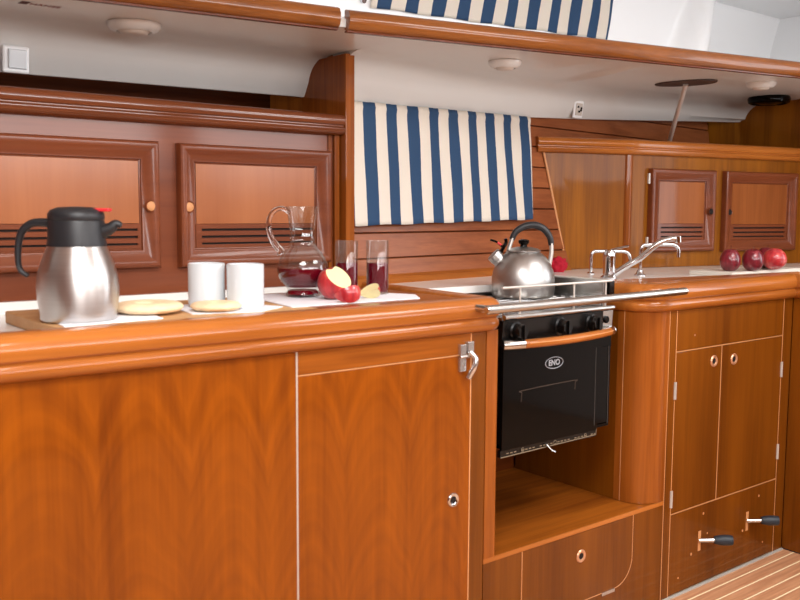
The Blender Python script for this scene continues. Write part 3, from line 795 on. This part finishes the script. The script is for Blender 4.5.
# ------------------------------------------------------------------ stove
SX0, SX1, SY0, SY1 = 1.538, 1.955, 1.530, 1.848
st = thing('gas_stove', (1.75, 1.73, .53), 'black and steel gas stove with glass oven door, hung in the counter bay', 'stove')
obj('oven_box', BX(SX0+.004, SX1-.004, SY0+.028, SY1, .552, .80), M['enamel'], st)
obj('burner_tray', BX(SX0, SX1, SY0+.004, SY1, .866, .874), M['stain'], st, bevel=.002)
obj('upper_body', BX(SX0+.002, SX1-.002, SY0+.022, SY1-.002, .80, .865), M['enamel'], st)
# control panel, slightly raked
bm = NB(); extr(bm, [(SX0, SY0+.004, .802), (SX0, SY0+.020, .802), (SX0, SY0+.020, .866), (SX0, SY0-.001, .866)], (.375, 0, 0)); obj('control_panel', bm, M['enamel'], st, bevel=.001)
bm = NB(); extr(bm, [(SX0+.376, SY0+.003, .800), (SX0+.376, SY0+.020, .800), (SX0+.376, SY0+.020, .866), (SX0+.376, SY0-.001, .866)], (.042, 0, 0)); obj('steel_end_plate', bm, M['stain'], st, bevel=.001)
bm = NB(); tube(bm, [(SX0, SY0-.004, .8745), (SX1-.004, SY0-.004, .8745)], .0065, 12); obj('front_nosing', bm, M['stain'], st, smooth=50)
for kx in (1.586, 1.748, 1.868):
    bm = NB(); Mx = Matrix.Translation((kx, SY0+.003, .838)) @ Matrix.Rotation(PI/2, 4, 'X')
    lathe(bm, [(0, 0), (.024, 0), (.024, .004), (.019, .006), (.0185, .024), (.016, .028), (0, .028)], (0, 0, 0), 28, Mx)
    bm2 = box(bm, kx-.004, kx+.004, SY0-.031, SY0-.022, .822, .855)
    kn = obj('control_knob', bm, M['enamel'], st, smooth=40)
bm = NB(); cyl(bm, (1.926, SY0+.003, .843), (1.926, SY0-.006, .843), .010, 20, bev=.002); obj('igniter_button', bm, M['blackg'], st, smooth=40)
bm = NB(); cyl(bm, (1.668, SY0+.004, .812), (1.668, SY0-.001, .812), .0035, 12); obj('screw', bm, M['chrome'], st)
bm = NB(); cyl(bm, (1.905, SY0+.003, .813), (1.905, SY0-.001, .813), .003, 12); obj('screw', bm, M['chrome'], st)
# oven door: frame, glass, logo
dr = NB()
box(dr, SX0, SX1, SY0+.003, SY0+.026, .770, .7985); box(dr, SX0, SX0+.018, SY0+.003, SY0+.026, .549, .77); box(dr, 1.888, SX1, SY0+.003, SY0+.026, .556, .77); box(dr, SX0, SX1, SY0+.003, SY0+.026, .549, .562)
dr = obj('oven_door', dr, M['blackg'], st, bevel=.0015); WM[dr] = WM[st]
obj('door_glass', BX(SX0+.002, 1.900, SY0-.001, SY0+.003, .545, .797), M['blackg'], dr, bevel=.001)
bm = NB(); tube(bm, [(1.888, SY0-.0015, .77), (1.888, SY0-.0015, .56)], .0008, 6); tube(bm, [(1.945, SY0+.002, .77), (1.947, SY0+.002, .556)], .0008, 6)
obj('door_edge_line', bm, plain('dim_grey_edge', (70, 66, 62), .4), dr)
# rack seen inside the oven window
bm = NB(); tube(bm, smoothpath([(1.605, SY0-.0014, .66), (1.607, SY0-.0014, .682), (1.612, SY0-.0014, .688), (1.80, SY0-.0014, .692), (1.806, SY0-.0014, .686), (1.806, SY0-.0014, .668)], 3), .0009, 6)
obj('oven_rack_line', bm, plain('dim_bronze', (72, 58, 48), .35), dr)
bm = NB(); cx_, cz_ = 1.7235, .7465
tube(bm, [(cx_+.033*math.cos(2*PI*i/40), SY0-.0016, cz_+.0145*math.sin(2*PI*i/40)) for i in range(41)], .0011, 6)
lo = obj('oval_badge', bm, M['logo'], dr)
txt = bpy.data.curves.new('badge_text', 'FONT'); txt.body = 'ENO'; txt.size = .0205; txt.extrude = .0003; txt.offset = .0006; txt.align_x = 'CENTER'; txt.align_y = 'CENTER'
tmp = bpy.data.objects.new('tmp', txt); C.objects.link(tmp); dg = bpy.context.evaluated_depsgraph_get()
me = bpy.data.meshes.new_from_object(tmp.evaluated_get(dg)); bpy.data.objects.remove(tmp)
bm = NB(); bm.from_mesh(me); bm.transform(Matrix.Translation((cx_, SY0-.0016, cz_)) @ Matrix.Rotation(PI/2, 4, 'X')); obj('badge_letters', bm, M['logo'], dr)
# curved wooden handle with steel ends
def hy(x): t = (x-SX0)/(SX1-.01-SX0); return SY0-.004-.034*math.sin(PI*min(1, max(0, t)))**.7
def hz(x): return .808+(x-SX0)*.010
xs_ = [SX0+.052+(SX1-.03-SX0-.052)*i/24 for i in range(25)]
bm = NB(); tube(bm, [(x, hy(x), hz(x)) for x in xs_], .012, 12, flat=.95, upv=(0, 0, 1)); obj('door_handle', bm, M['rim'], dr, smooth=50)
bm = NB(); xs_ = [SX0+(.052)*i/6 for i in range(7)]; tube(bm, [(x, hy(x)+.001, hz(x)) for x in xs_], .0125, 12, upv=(0, 0, 1)); obj('handle_end', bm, M['stain'], dr, smooth=50)
bm = NB(); xs_ = [SX1-.03+.028*i/6 for i in range(7)]; tube(bm, [(x, hy(x)+.001, hz(x)) for x in xs_], .0125, 12, upv=(0, 0, 1)); obj('handle_end', bm, M['stain'], dr, smooth=50)
bm = NB(); tube(bm, [(SX0+.06+(.335)*i/16, hy(SX0+.06+.335*i/16)-.0115, hz(SX0+.06)+.003+.335*i/16*.01) for i in range(17)], .0014, 6); obj('handle_inlay', bm, M['band'], dr)
# bottom tray strip with slots and latch
tr_ = NB(); box(tr_, SX0, 1.898, SY0+.001, SY0+.012, .528, .545)
tr_ = obj('vent_strip', tr_, M['enamel'], st); WM[tr_] = WM[st]
bm = NB(); tube(bm, [(SX0, SY0, .5285), (1.898, SY0, .5325), (1.899, SY0, .548)], .0014, 6)
random.seed(9)
for k in range(26):
    x = SX0+.02+k*.0133
    if k % 5 != 3: box(bm, x, x+.008, SY0-.0002, SY0+.001, .535, .5372)
    if k % 9 == 4:
        tube(bm, [(x+.004+.005*math.cos(a*PI/6), SY0, .537+.005*math.sin(a*PI/6)) for a in range(13)], .0008, 5)
obj('vent_slots', bm, plain('dull_bronze', (120, 104, 84), .4), tr_)
bm = NB(); tube(bm, smoothpath([(1.700, SY0-.004, .538), (1.706, SY0-.014, .526), (1.716, SY0-.018, .520)], 4), .004, 8, flat=.4); obj('catch', bm, M['stain'], st, smooth=50)
# fiddle rail round the hob
bm = NB()
tube(bm, smoothpath([(SX0, SY0+.004, .946), (1.92, SY0+.004, .946), (1.938, SY0+.010, .946), (1.947, SY0+.03, .946), (1.952, 1.846, .946)], 6), .0032, 8)
for (x, y) in ((1.60, SY0+.004), (1.80, SY0+.004), (1.940, SY0+.014), (1.951, 1.75)): tube(bm, [(x, y, .946), (x, y, .872)], .0026, 8)
obj('fiddle_rail', bm, M['hinge'], st, smooth=50)
bm = NB(); prism(bm, [(1.950, SY0+.03), (1.953, SY0+.03), (1.955, 1.845), (1.952, 1.845)], .872, .9445); prism(bm, [(SX0, 1.845), (1.955, 1.845), (1.955, 1.8478), (SX0, 1.8478)], .872, .899)
obj('side_guard', bm, M['stain'], st)
# pan supports and burners
for (cx2, cy2) in ((1.64, 1.75), (1.83, 1.755)):
    bm = NB(); lathe(bm, [(0, .0), (.038, .0), (.040, .004), (.034, .009), (.026, .011), (0, .011)], (cx2, cy2, .874)); obj('burner', bm, M['enamel'], st, smooth=40)
bm = NB()
for y in [SY0+.028+.033*i for i in range(9)]: tube(bm, [(SX0+.012, y, .8885), (SX1-.014, y, .8885)], .0030, 8)
for x in (SX0+.03, 1.665, 1.79, SX1-.03): tube(bm, [(x, SY0+.02, .884), (x, SY1-.02, .884)], .0030, 8)
for x in (SX0+.03, SX1-.03):
    for y in (SY0+.03, SY1-.03): tube(bm, [(x, y, .884), (x, y, .872)], .003, 8)
obj('pan_support', bm, M['chrome'], st, smooth=50)
# gimbal pins
bm = NB(); cyl(bm, (SX0+.003, 1.74, .835), (1.4965, 1.74, .835), .008, 16); obj('gimbal_pin', bm, M['stain'], st, smooth=40)
bm = NB(); cyl(bm, (SX1-.003, 1.74, .835), (2.0705, 1.74, .835), .008, 16); obj('gimbal_pin', bm, M['stain'], st, smooth=40)

# steel safety bar across the front of the stove
sb = thing('safety_bar', (1.8, 1.44, .91), 'long stainless safety bar across the stove front, from rim to rim', 'bar')
bm = NB(); cyl(bm, (1.392, 1.437, .9105), (2.150, 1.437, .9145), .0105, 24, bev=.003); obj('bar', bm, M['stain'], sb, smooth=40)
bm = NB(); cyl(bm, (1.405, 1.437, .9105), (1.405, 1.4795, .9105), .009, 16); obj('mount', bm, M['stain'], sb, smooth=40)
bm = NB(); cyl(bm, (2.138, 1.437, .9145), (2.138, 1.4805, .9110), .009, 16); obj('mount', bm, M['stain'], sb, smooth=40)

# ------------------------------------------------------------------ kettle
kt = thing('kettle', (1.838, 1.752, .8918), 'round satin steel whistling kettle with black arched handle, on the stove', 'kettle', rz=ANG)
bm = NB(); lathe(bm, [(0, 0), (.078, 0), (.084, .003), (.087, .010), (.0885, .030), (.0880, .050), (.084, .072), (.076, .092), (.064, .110), (.052, .121), (.044, .126), (.044, .128), (0, .128)], n=56); obj('body', bm, M['kettle'], kt, local=True, smooth=50)
bm = NB(); lathe(bm, [(.0, .128), (.047, .1275), (.048, .130), (.040, .135), (.020, .1395), (0, .1405)], n=48); obj('lid', bm, M['kettle'], kt, local=True, smooth=50)
bm = NB(); lathe(bm, [(0, .139), (.0105, .139), (.009, .145), (.013, .149), (.0155, .153), (.015, .158), (.009, .161), (0, .1615)], n=28); obj('lid_knob', bm, M['blackg'], kt, local=True, smooth=50)
bm = NB(); cyl(bm, (-.044, 0, .078), (-.076, -.004, .110), .0215, 28, r1=.019, bev=.001); obj('spout', bm, M['kettle'], kt, local=True, smooth=40)
bm = NB(); cyl(bm, (-.072, -.004, .106), (-.086, -.005, .120), .0205, 28, bev=.002); obj('spout_cap', bm, M['kettle'], kt, local=True, smooth=40)
bm = NB(); tube(bm, smoothpath([(-.068, -.004, .118), (-.058, -.004, .136), (-.050, -.003, .152), (-.052, -.003, .162)], 5), .0085, 10, flat=.6)
tube(bm, smoothpath([(-.060, -.004, .140), (-.076, -.004, .153), (-.094, -.004, .159)], 5), .0045, 8, flat=.7); obj('whistle_lever', bm, M['blackg'], kt, local=True, smooth=50)
bm = NB(); tube(bm, [(-.064, -.0105, .145), (-.074, -.0105, .152)], .003, 8); obj('red_dot', bm, M['red'], kt, local=True, smooth=50)
bm = NB(); tube(bm, smoothpath([(-.034, 0, .160), (-.022, 0, .182), (.002, 0, .197), (.030, 0, .200), (.055, 0, .190), (.072, 0, .168), (.077, 0, .145)], 7), .0085, 14, rad=lambda t: .0078+.0022*math.sin(PI*t)); obj('handle', bm, M['black'], kt, local=True, smooth=50)
bm = NB(); tube(bm, [(-.032, 0, .164), (-.038, 0, .146), (-.046, 0, .116)], .0085, 10, flat=.7); obj('handle_bracket', bm, M['hinge'], kt, local=True, smooth=40)
bm = NB(); tube(bm, [(.077, 0, .150), (.078, 0, .124), (.073, 0, .090)], .0085, 10, flat=.7); obj('handle_bracket', bm, M['hinge'], kt, local=True, smooth=40)

# red cloth by the kettle
bm = NB(); bmesh.ops.create_icosphere(bm, subdivisions=4, radius=1)
for v in bm.verts:
    n_ = 1+.28*noise.noise(v.co*2.2)+.14*noise.noise(v.co*5)
    v.co = Vector((v.co.x*.034*n_, v.co.y*.026*n_, max(-.001, .022+v.co.z*.030*n_)))
bm.transform(Matrix.Translation((2.395, 2.115, .9205)))
tag(obj('red_cloth', bm, M['redcloth'], smooth=80), 'crumpled crimson cloth on the worktop behind the kettle', 'cloth')

# ------------------------------------------------------------------ taps
zt = .92
mx = thing('mixer_tap', (2.275, 1.800, zt), 'chrome mixer tap with thick body, lever and long rising spout', 'tap', 'chrome taps by the sink', rz=ANG)
bm = NB(); lathe(bm, [(0, 0), (.026, 0), (.026, .006), (.0195, .012), (.0185, .055), (.020, .070), (.020, .080), (.014, .090), (0, .093)], n=32); obj('body', bm, M['chrome'], mx, local=True, smooth=40)
bm = NB(); tube(bm, smoothpath([(.012, 0, .012), (.05, -.01, .040), (.09, -.02, .066), (.124, -.028, .098), (.150, -.034, .118), (.178, -.038, .128), (.205, -.04, .129)], 6), .008, 14, rad=lambda t: .010-.003*t*.5, flat=1); obj('spout', bm, M['chrome'], mx, local=True, smooth=50)
bm = NB(); cyl(bm, (.200, -.04, .138), (.202, -.04, .116), .0105, 20, bev=.002); obj('nozzle', bm, M['chrome'], mx, local=True, smooth=40)
bm = NB(); tube(bm, smoothpath([(-.004, 0, .088), (.022, .0, .096), (.060, 0, .104)], 5), .0058, 10, flat=.55); obj('lever', bm, M['chrome'], mx, local=True, smooth=50)
us = thing('bridge_tap', (2.40, 1.975, zt), 'thin chrome U shaped tap behind the mixer, leftmost of the taps', 'tap', 'chrome taps by the sink', rz=ANG)
bm = NB(); pts = [(0, 0, 0), (0, 0, .045), (.001, 0, .066), (.008, 0, .076), (.018, 0, .078), (.09, 0, .078), (.112, 0, .077), (.126, 0, .070), (.131, 0, .055), (.131, 0, .030)]
tube(bm, smoothpath(pts, 5), .0056, 12); obj('spout', bm, M['chrome'], us, local=True, smooth=50)
bm = NB(); lathe(bm, [(0, 0), (.013, 0), (.013, .004), (.008, .008), (0, .009)], n=20); obj('base_flange', bm, M['chrome'], us, local=True, smooth=40)
sw2 = thing('swan_neck_tap', (2.470, 1.827, zt), 'chrome swan neck tap with a squared hooked spout, rightmost of the taps', 'tap', 'chrome taps by the sink', rz=ANG)
bm = NB(); pts = [(0, 0, 0), (0, 0, .04), (.002, 0, .085), (.007, 0, .098), (.018, 0, .1025), (.08, 0, .104), (.108, 0, .103), (.121, 0, .096), (.125, 0, .083), (.125, 0, .062)]
tube(bm, smoothpath(pts, 5), .006, 12); obj('spout', bm, M['chrome'], sw2, local=True, smooth=50)
bm = NB(); lathe(bm, [(0, 0), (.019, 0), (.019, .004), (.012, .009), (.009, .020), (0, .021)], n=24); obj('base_flange', bm, M['chrome'], sw2, local=True, smooth=40)

# ------------------------------------------------------------------ left counter items
ZB = .925
tb = tag(obj('serving_board', BX(.500, 1.040, 1.568, 1.902, .9003, ZB), M['board'], bevel=.003), 'pale wooden board under the flask, biscuits and mugs', 'board')
tl_ = tag(obj('wooden_tray', BX(1.0425, 1.440, 1.546, 1.935, .9003, ZB-.0002), M['panel_x'], bevel=.002), 'flat brown wooden tray under the carafe and juice glasses', 'tray')
def mat_sheet(name, pts, z, label, m='paper'):
    bm = NB(); prism(bm, pts, z, z+.0018); return tag(obj(name, bm, M[m]), label, 'mat')
mat_sheet('paper_mat', [(.512, 1.578), (.700, 1.592), (.715, 1.735), (.525, 1.745)], ZB+.0002, 'white paper mat beneath the steel flask')
mat_sheet('paper_mat', [(1.0, 1.62), (1.345, 1.612), (1.395, 1.69), (1.30, 1.90), (1.04, 1.90)], ZB+.0002, 'white paper mat beneath the carafe, glasses and cut apple')
mat_sheet('paper_mat', [(.775, 1.625), (.905, 1.585), (.99, 1.64), (.93, 1.80), (.80, 1.79)], ZB+.0002, 'white paper mat beneath the two mugs')
ZM = ZB+.0021

# flask
fl = thing('vacuum_flask', (.5665, 1.661, ZM), 'brushed steel vacuum flask with black collar, handle and red lever', 'flask', rz=ANG)
bm = NB(); lathe(bm, [(0, 0), (.064, 0), (.0675, .003), (.0675, .013), (.068, .0145), (.0715, .040), (.0725, .062), (.070, .085), (.064, .106), (.0565, .124), (.0515, .136), (0, .136)], n=64); obj('body', bm, M['steel'], fl, local=True, smooth=50)
bm = NB(); lathe(bm, [(0, .1355), (.0525, .1355), (.0525, .140), (.0505, .150), (.0495, .180), (.0485, .182), (0, .182)], n=48); obj('collar', bm, M['black'], fl, local=True, smooth=40)
bm = NB(); lathe(bm, [(0, .1825), (.0485, .1825), (.050, .187), (.0495, .194), (.045, .201), (.032, .206), (0, .2075)], n=48); obj('lid', bm, M['black'], fl, local=True, smooth=50)
bm = NB(); tube(bm, smoothpath([(-.044, 0, .176), (-.062, 0, .178), (-.082, 0, .176), (-.098, 0, .164), (-.106, 0, .145), (-.109, 0, .115), (-.106, 0, .092), (-.092, 0, .080)], 6), .009, 12, rad=lambda t: .0115-.006*t, flat=.75); obj('handle', bm, M['black'], fl, local=True, smooth=60)
bm = NB(); tube(bm, smoothpath([(.040, 0, .160), (.060, 0, .167), (.072, 0, .176), (.082, 0, .173)], 5), .01, 12, rad=lambda t: .014-.009*t); obj('pouring_spout', bm, M['black'], fl, local=True, smooth=60)
bm = NB(); box(bm, .030, .063, -.010, .010, .1985, .2045); obj('pour_lever', bm, M['red'], fl, local=True, bevel=.002)

# mugs
def mug(x, y, label, ha):
    t = thing('mug', (x, y, ZM), label, 'mug', 'white mugs', rz=ANG)
    R_ = .0385
    bm = NB(); lathe(bm, [(0, .004), (.030, .004), (.032, 0), (.0345, 0), (.036, .003), (R_, .006), (R_, .0900), (R_-.001, .0915), (R_-.0035, .0900), (R_-.004, .008), (.030, .006), (0, .006)], n=48)
    obj('cup', bm, M['ceramic'], t, local=True, smooth=35)
    bm = NB(); c_, s_ = math.cos(ha), math.sin(ha)
    pts = [(R_-.002, .078), (R_+.012, .078), (R_+.024, .068), (R_+.026, .050), (R_+.020, .032), (R_+.008, .022), (R_-.002, .022)]
    tube(bm, smoothpath([(p*c_, p*s_, q) for p, q in pts], 5), .0048, 10); obj('handle', bm, M['ceramic'], t, local=True, smooth=50)
mug(.859, 1.730, 'white mug between the biscuit and the other mug', math.radians(78))
mug(.914, 1.663, 'white mug nearer the carafe, right of its twin', math.radians(108))

# ring biscuits
def ring_biscuit(x, y, R_, r, label, seed, sx=1.0):
    bm = NB(); n1, n2 = 56, 18
    rows = []
    for i in range(n1):
        a = 2*PI*i/n1; row = []
        for j in range(n2):
            b_ = 2*PI*j/n2
            q = Vector((math.cos(a)*(R_+r*math.cos(b_)), math.sin(a)*(R_+r*math.cos(b_)), .55*r*math.sin(b_)))
            w = 1+.10*noise.noise(Vector((q.x*60, q.y*60, seed)))
            rr = r*w
            row.append(bm.verts.new((sx*math.cos(a)*(R_+rr*math.cos(b_)), math.sin(a)*(R_+rr*math.cos(b_)), .40*r+.40*rr*math.sin(b_)+.001)))
        rows.append(row)
    for i in range(n1):
        for j in range(n2): bm.faces.new((rows[i][j], rows[(i+1) % n1][j], rows[(i+1) % n1][(j+1) % n2], rows[i][(j+1) % n2]))
    bm.transform(Matrix.Translation((x, y, ZM)))
    return tag(obj('ring_biscuit', bm, M['bread'], smooth=80), label, 'biscuit', 'ring biscuits on the board')
ring_biscuit(.713, 1.690, 0.041, .0265, 'golden ring biscuit lying just right of the flask', 2)
ring_biscuit(.838, 1.648, .030, .0215, 'golden biscuit lying in front of the two mugs', 7)

# carafe
cf = thing('carafe', (1.140, 1.797, ZM), 'handled glass carafe a third full of red juice', 'carafe', rz=ANG)
ou = [(.036, 0), (.040, .003), (.040, .010), (.035, .016), (.038, .022), (.051, .036), (.0585, .050), (.0605, .062), (.059, .076), (.052, .094), (.042, .108), (.034, .117), (.0305, .124), (.029, .132), (.0315, .139), (.029, .146), (.0305, .16), (.034, .185), (.0375, .2085), (.0385, .212)]
inn = [(.0375, .2115), (.0330, .185), (.0295, .16), (.028, .146), (.0305, .139), (.028, .132), (.0295, .124), (.033, .1165), (.041, .107), (.051, .0935), (.058, .0758), (.0595, .062), (.0575, .0505), (.050, .0368), (.037, .023), (.0, .020)]
bm = NB(); lathe(bm, [(0, .003), (.033, .003)]+ou+inn, n=56); obj('glass_body', bm, M['glass'], cf, local=True, smooth=50)
bm = NB(); tube(bm, smoothpath([(-.030, 0, .197), (-.046, 0, .207), (-.064, 0, .203), (-.077, 0, .186), (-.0795, 0, .162), (-.073, 0, .138), (-.062, 0, .119), (-.052, 0, .108), (-.050, 0, .098)], 6), .006, 12, rad=lambda t: .0055+.0045*t*t); obj('handle', bm, M['glass_solid'], cf, local=True, smooth=60)
bm = NB(); lathe(bm, [(0, .0215), (.0355, .0240), (.0485, .0375), (.0565, .0512), (.0590, .0620), (.0585, .068), (0, .068)], n=48); obj('juice', bm, M['juice'], cf, local=True, smooth=40)
bm = NB(); lathe(bm, [(0, .0055), (.033, .0055), (.037, .008), (.036, .012), (.032, .0165), (.0, .0165)], n=40); obj('foot_tint', bm, M['juice'], cf, local=True, smooth=40)

def glass(x, y, label, r=.0275, h=.131, lvl=.076):
    t = thing('juice_glass', (x, y, ZM), label, 'glass', 'tall glasses of red juice')
    bm = NB(); lathe(bm, [(0, 0), (r-.002, 0), (r, .002), (r, h-.001), (r-.0004, h), (r-.0008, h-.001), (r-.0009, .006), (r-.002, .0045), (0, .004)], n=40); obj('tumbler', bm, M['glass'], t, local=True, smooth=40)
    bm = NB(); lathe(bm, [(0, .0055), (r-.003, .006), (r-.0012, .0085), (r-.0011, lvl), (0, lvl)], n=36); obj('juice', bm, M['juice'], t, local=True, smooth=40)
glass(1.251, 1.776, 'left juice glass, standing close to the carafe behind the cut apple', lvl=.078)
glass(1.330, 1.757, 'right juice glass, alone near the wooden partition')

# apples
def apple_bm(r, seed=0, n=40, m=26):
    pr = []
    for j in range(m+1):
        t = PI*j/m
        rr = r*(math.sin(t))*(1.0+.06*math.cos(t))
        zz = -r*1.02*math.cos(t)
        dimp_t = .30*r*math.exp(-(rr/(r*.30))**2) if t > PI/2 else 0
        dimp_b = .16*r*math.exp(-(rr/(r*.28))**2) if t < PI/2 else 0
        pr.append((max(rr, 0), zz-dimp_t+dimp_b))
    pr[0] = (0, pr[0][1]); pr[-1] = (0, pr[-1][1])
    bm = NB(); lathe(bm, pr, n=n)
    for v in bm.verts:
        w = 1+.025*noise.noise(v.co*30+Vector((seed, 0, 0))); v.co.x *= w; v.co.y *= w
    lo = min(v.co.z for v in bm.verts)
    for v in bm.verts: v.co.z -= lo
    return bm, pr[-1][1]-lo
def apple(x, y, z, r, label, mt, tilt=(0, 0), seed=0, hs=1.06):
    t = thing('apple', (x, y, z), label, 'apple', 'red apples on the board')
    bm, top = apple_bm(r, seed)
    Mt = Matrix.Rotation(tilt[0], 4, 'X') @ Matrix.Rotation(tilt[1], 4, 'Y') @ Matrix.Diagonal((1, 1, hs, 1))
    bm.transform(Mt); lo = min(v.co.z for v in bm.verts); S = Matrix.Translation((0, 0, -lo)); bm.transform(S)
    obj('fruit', bm, M[mt], t, local=True, smooth=80)
    bm = NB(); tube(bm, smoothpath([(0, 0, top-.002), (.001, 0, top+.008), (.004, .001, top+.016)], 4), .0014, 6); bm.transform(S @ Mt)
    obj('stem', bm, M['darkz'], t, local=True, smooth=60)
ZR = .9352
tag(obj('chopping_board', BX(2.672, 3.12, 1.615, 1.775, .9202, .935), M['boardw'], bevel=.002), 'pale grey chopping board under the four apples', 'board')
apple(2.742, 1.666, ZR, .0335, 'dark red whole apple, leftmost on the chopping board', 'apple', seed=1, hs=1.2)
apple(2.812, 1.627, ZR, .0352, 'dark red whole apple, second from the left on the chopping board', 'apple', (.1, -.1), seed=4, hs=1.12)
apple(2.965, 1.668, ZR, .0365, 'red apple half hidden behind the front row', 'apple', (0, .2), seed=8)
apple(2.905, 1.597, ZR+.0012, .0395, 'lighter pinkish red apple, rightmost on the chopping board', 'apple_pink', (-.25, .30), seed=11, hs=.92)

def cut_apple():
    t = thing('cut_apple', (1.172, 1.695, ZM), 'red apple with a large wedge cut away, lying in front of the carafe', 'apple', rz=ANG)
    bm, top = apple_bm(.0385, 3)
    bm.transform(Matrix.Rotation(math.radians(-18), 4, 'Y'))
    lo = min(v.co.z for v in bm.verts); bm.transform(Matrix.Translation((0, 0, -lo)))
    n1 = Vector((.52, -.50, .70)).normalized()
    g = bmesh.ops.bisect_plane(bm, geom=bm.verts[:]+bm.edges[:]+bm.faces[:], plane_co=(.009, -.008, .048), plane_no=n1, clear_outer=True)
    ed = [e for e in g['geom_cut'] if isinstance(e, bmesh.types.BMEdge)]
    lp_ = bmesh.ops.contextual_create(bm, geom=ed)
    for f in lp_['faces']: f.material_index = 1
    for f in bm.faces:
        if f.normal.dot(n1) > .999 and len(f.verts) > 8: f.material_index = 1
    obj('fruit', bm, [M['apple_pink'], M['flesh']], t, local=True, smooth=35)
cut_apple()
def slice_(x, y, r, rz_, roll, label):
    """a wedge of apple: skin outside, two pale cut faces meeting at the core"""
    bm = NB(); n, m = 8, 16; W = math.radians(68); rows = []
    for i in range(n+1):
        a = -W/2+W*i/n
        rows.append([bm.verts.new((r*math.sin(PI*j/m)*math.cos(a), r*math.sin(PI*j/m)*math.sin(a), r*.93*math.cos(PI*j/m))) for j in range(m+1)])
    for a, b_ in zip(rows, rows[1:]):
        for j in range(m): bm.faces.new((a[j], a[j+1], b_[j+1], b_[j]))
    for row in (rows[0], rows[-1]):
        c_ = bm.verts.new((.006*math.cos(0), 0, 0))
        for j in range(m): bm.faces.new((row[j], row[j+1], c_)).material_index = 1
    bmesh.ops.remove_doubles(bm, verts=bm.verts, dist=1e-5)
    bm.transform(Matrix.Rotation(rz_, 4, 'Z') @ Matrix.Rotation(roll, 4, 'X') @ Matrix.Rotation(PI/2, 4, 'X'))
    lo = min(v.co.z for v in bm.verts); bm.transform(Matrix.Translation((x, y, ZM-lo)))
    o = obj('apple_slice', bm, [M['apple_pink'], M['flesh']], smooth=35)
    return tag(o, label, 'apple slice', 'cut apple slices')
slice_(1.155, 1.640, .034, math.radians(-100), math.radians(10), 'apple slice with its red skin side facing out, next to the cut apple')
slice_(1.228, 1.658, .030, math.radians(20), math.radians(-15), 'smaller apple slice showing pale flesh, in front of the juice glasses')

# ------------------------------------------------------------------ light
w = bpy.data.worlds.new('world'); sc.world = w; w.use_nodes = True
bg = w.node_tree.nodes['Background']; bg.inputs[0].default_value = (.82, .90, 1, 1); bg.inputs[1].default_value = 1.6
def area(name, loc, rot, sx, sy, power, col=(1, 1, 1)):
    l = bpy.data.lights.new(name, 'AREA'); l.shape = 'RECTANGLE'; l.size = sx; l.size_y = sy; l.energy = power; l.color = col
    o = bpy.data.objects.new(name, l); C.objects.link(o); o.location = loc; o.rotation_euler = rot; return o
area('hatch_light', (.30, .45, 1.97), (0, 0, 0), .88, .68, 30, (1, .97, .93))
area('hatch_light', (2.15, .45, 1.97), (0, 0, 0), .78, .68, 18, (1, .97, .93))
area('side_window_light', (-.22, -1.22, 1.55), (math.radians(90), 0, 0), 1.5, .38, 20, (1, .98, .96))
area('side_window_light', (1.57, -1.22, 1.55), (math.radians(90), 0, 0), 1.5, .38, 17, (1, .98, .96))
area('side_window_light', (3.1, -1.22, 1.55), (math.radians(90), 0, 0), .95, .38, 9, (1, .98, .96))
area('companionway_light', (3.87, .2, 1.4), (math.radians(90), 0, math.radians(90)), .78, .95, 8, (.95, .98, 1))
sc.cycles.use_denoising = True
sc.cycles.max_bounces = 10; sc.cycles.transmission_bounces = 10; sc.cycles.transparent_max_bounces = 10
sc.cycles.sample_clamp_indirect = 6
sc.view_settings.view_transform = 'Standard'; sc.view_settings.look = 'None'; sc.view_settings.gamma = 1; sc.view_settings.exposure = 0.32
sc.view_settings.use_curve_mapping = False
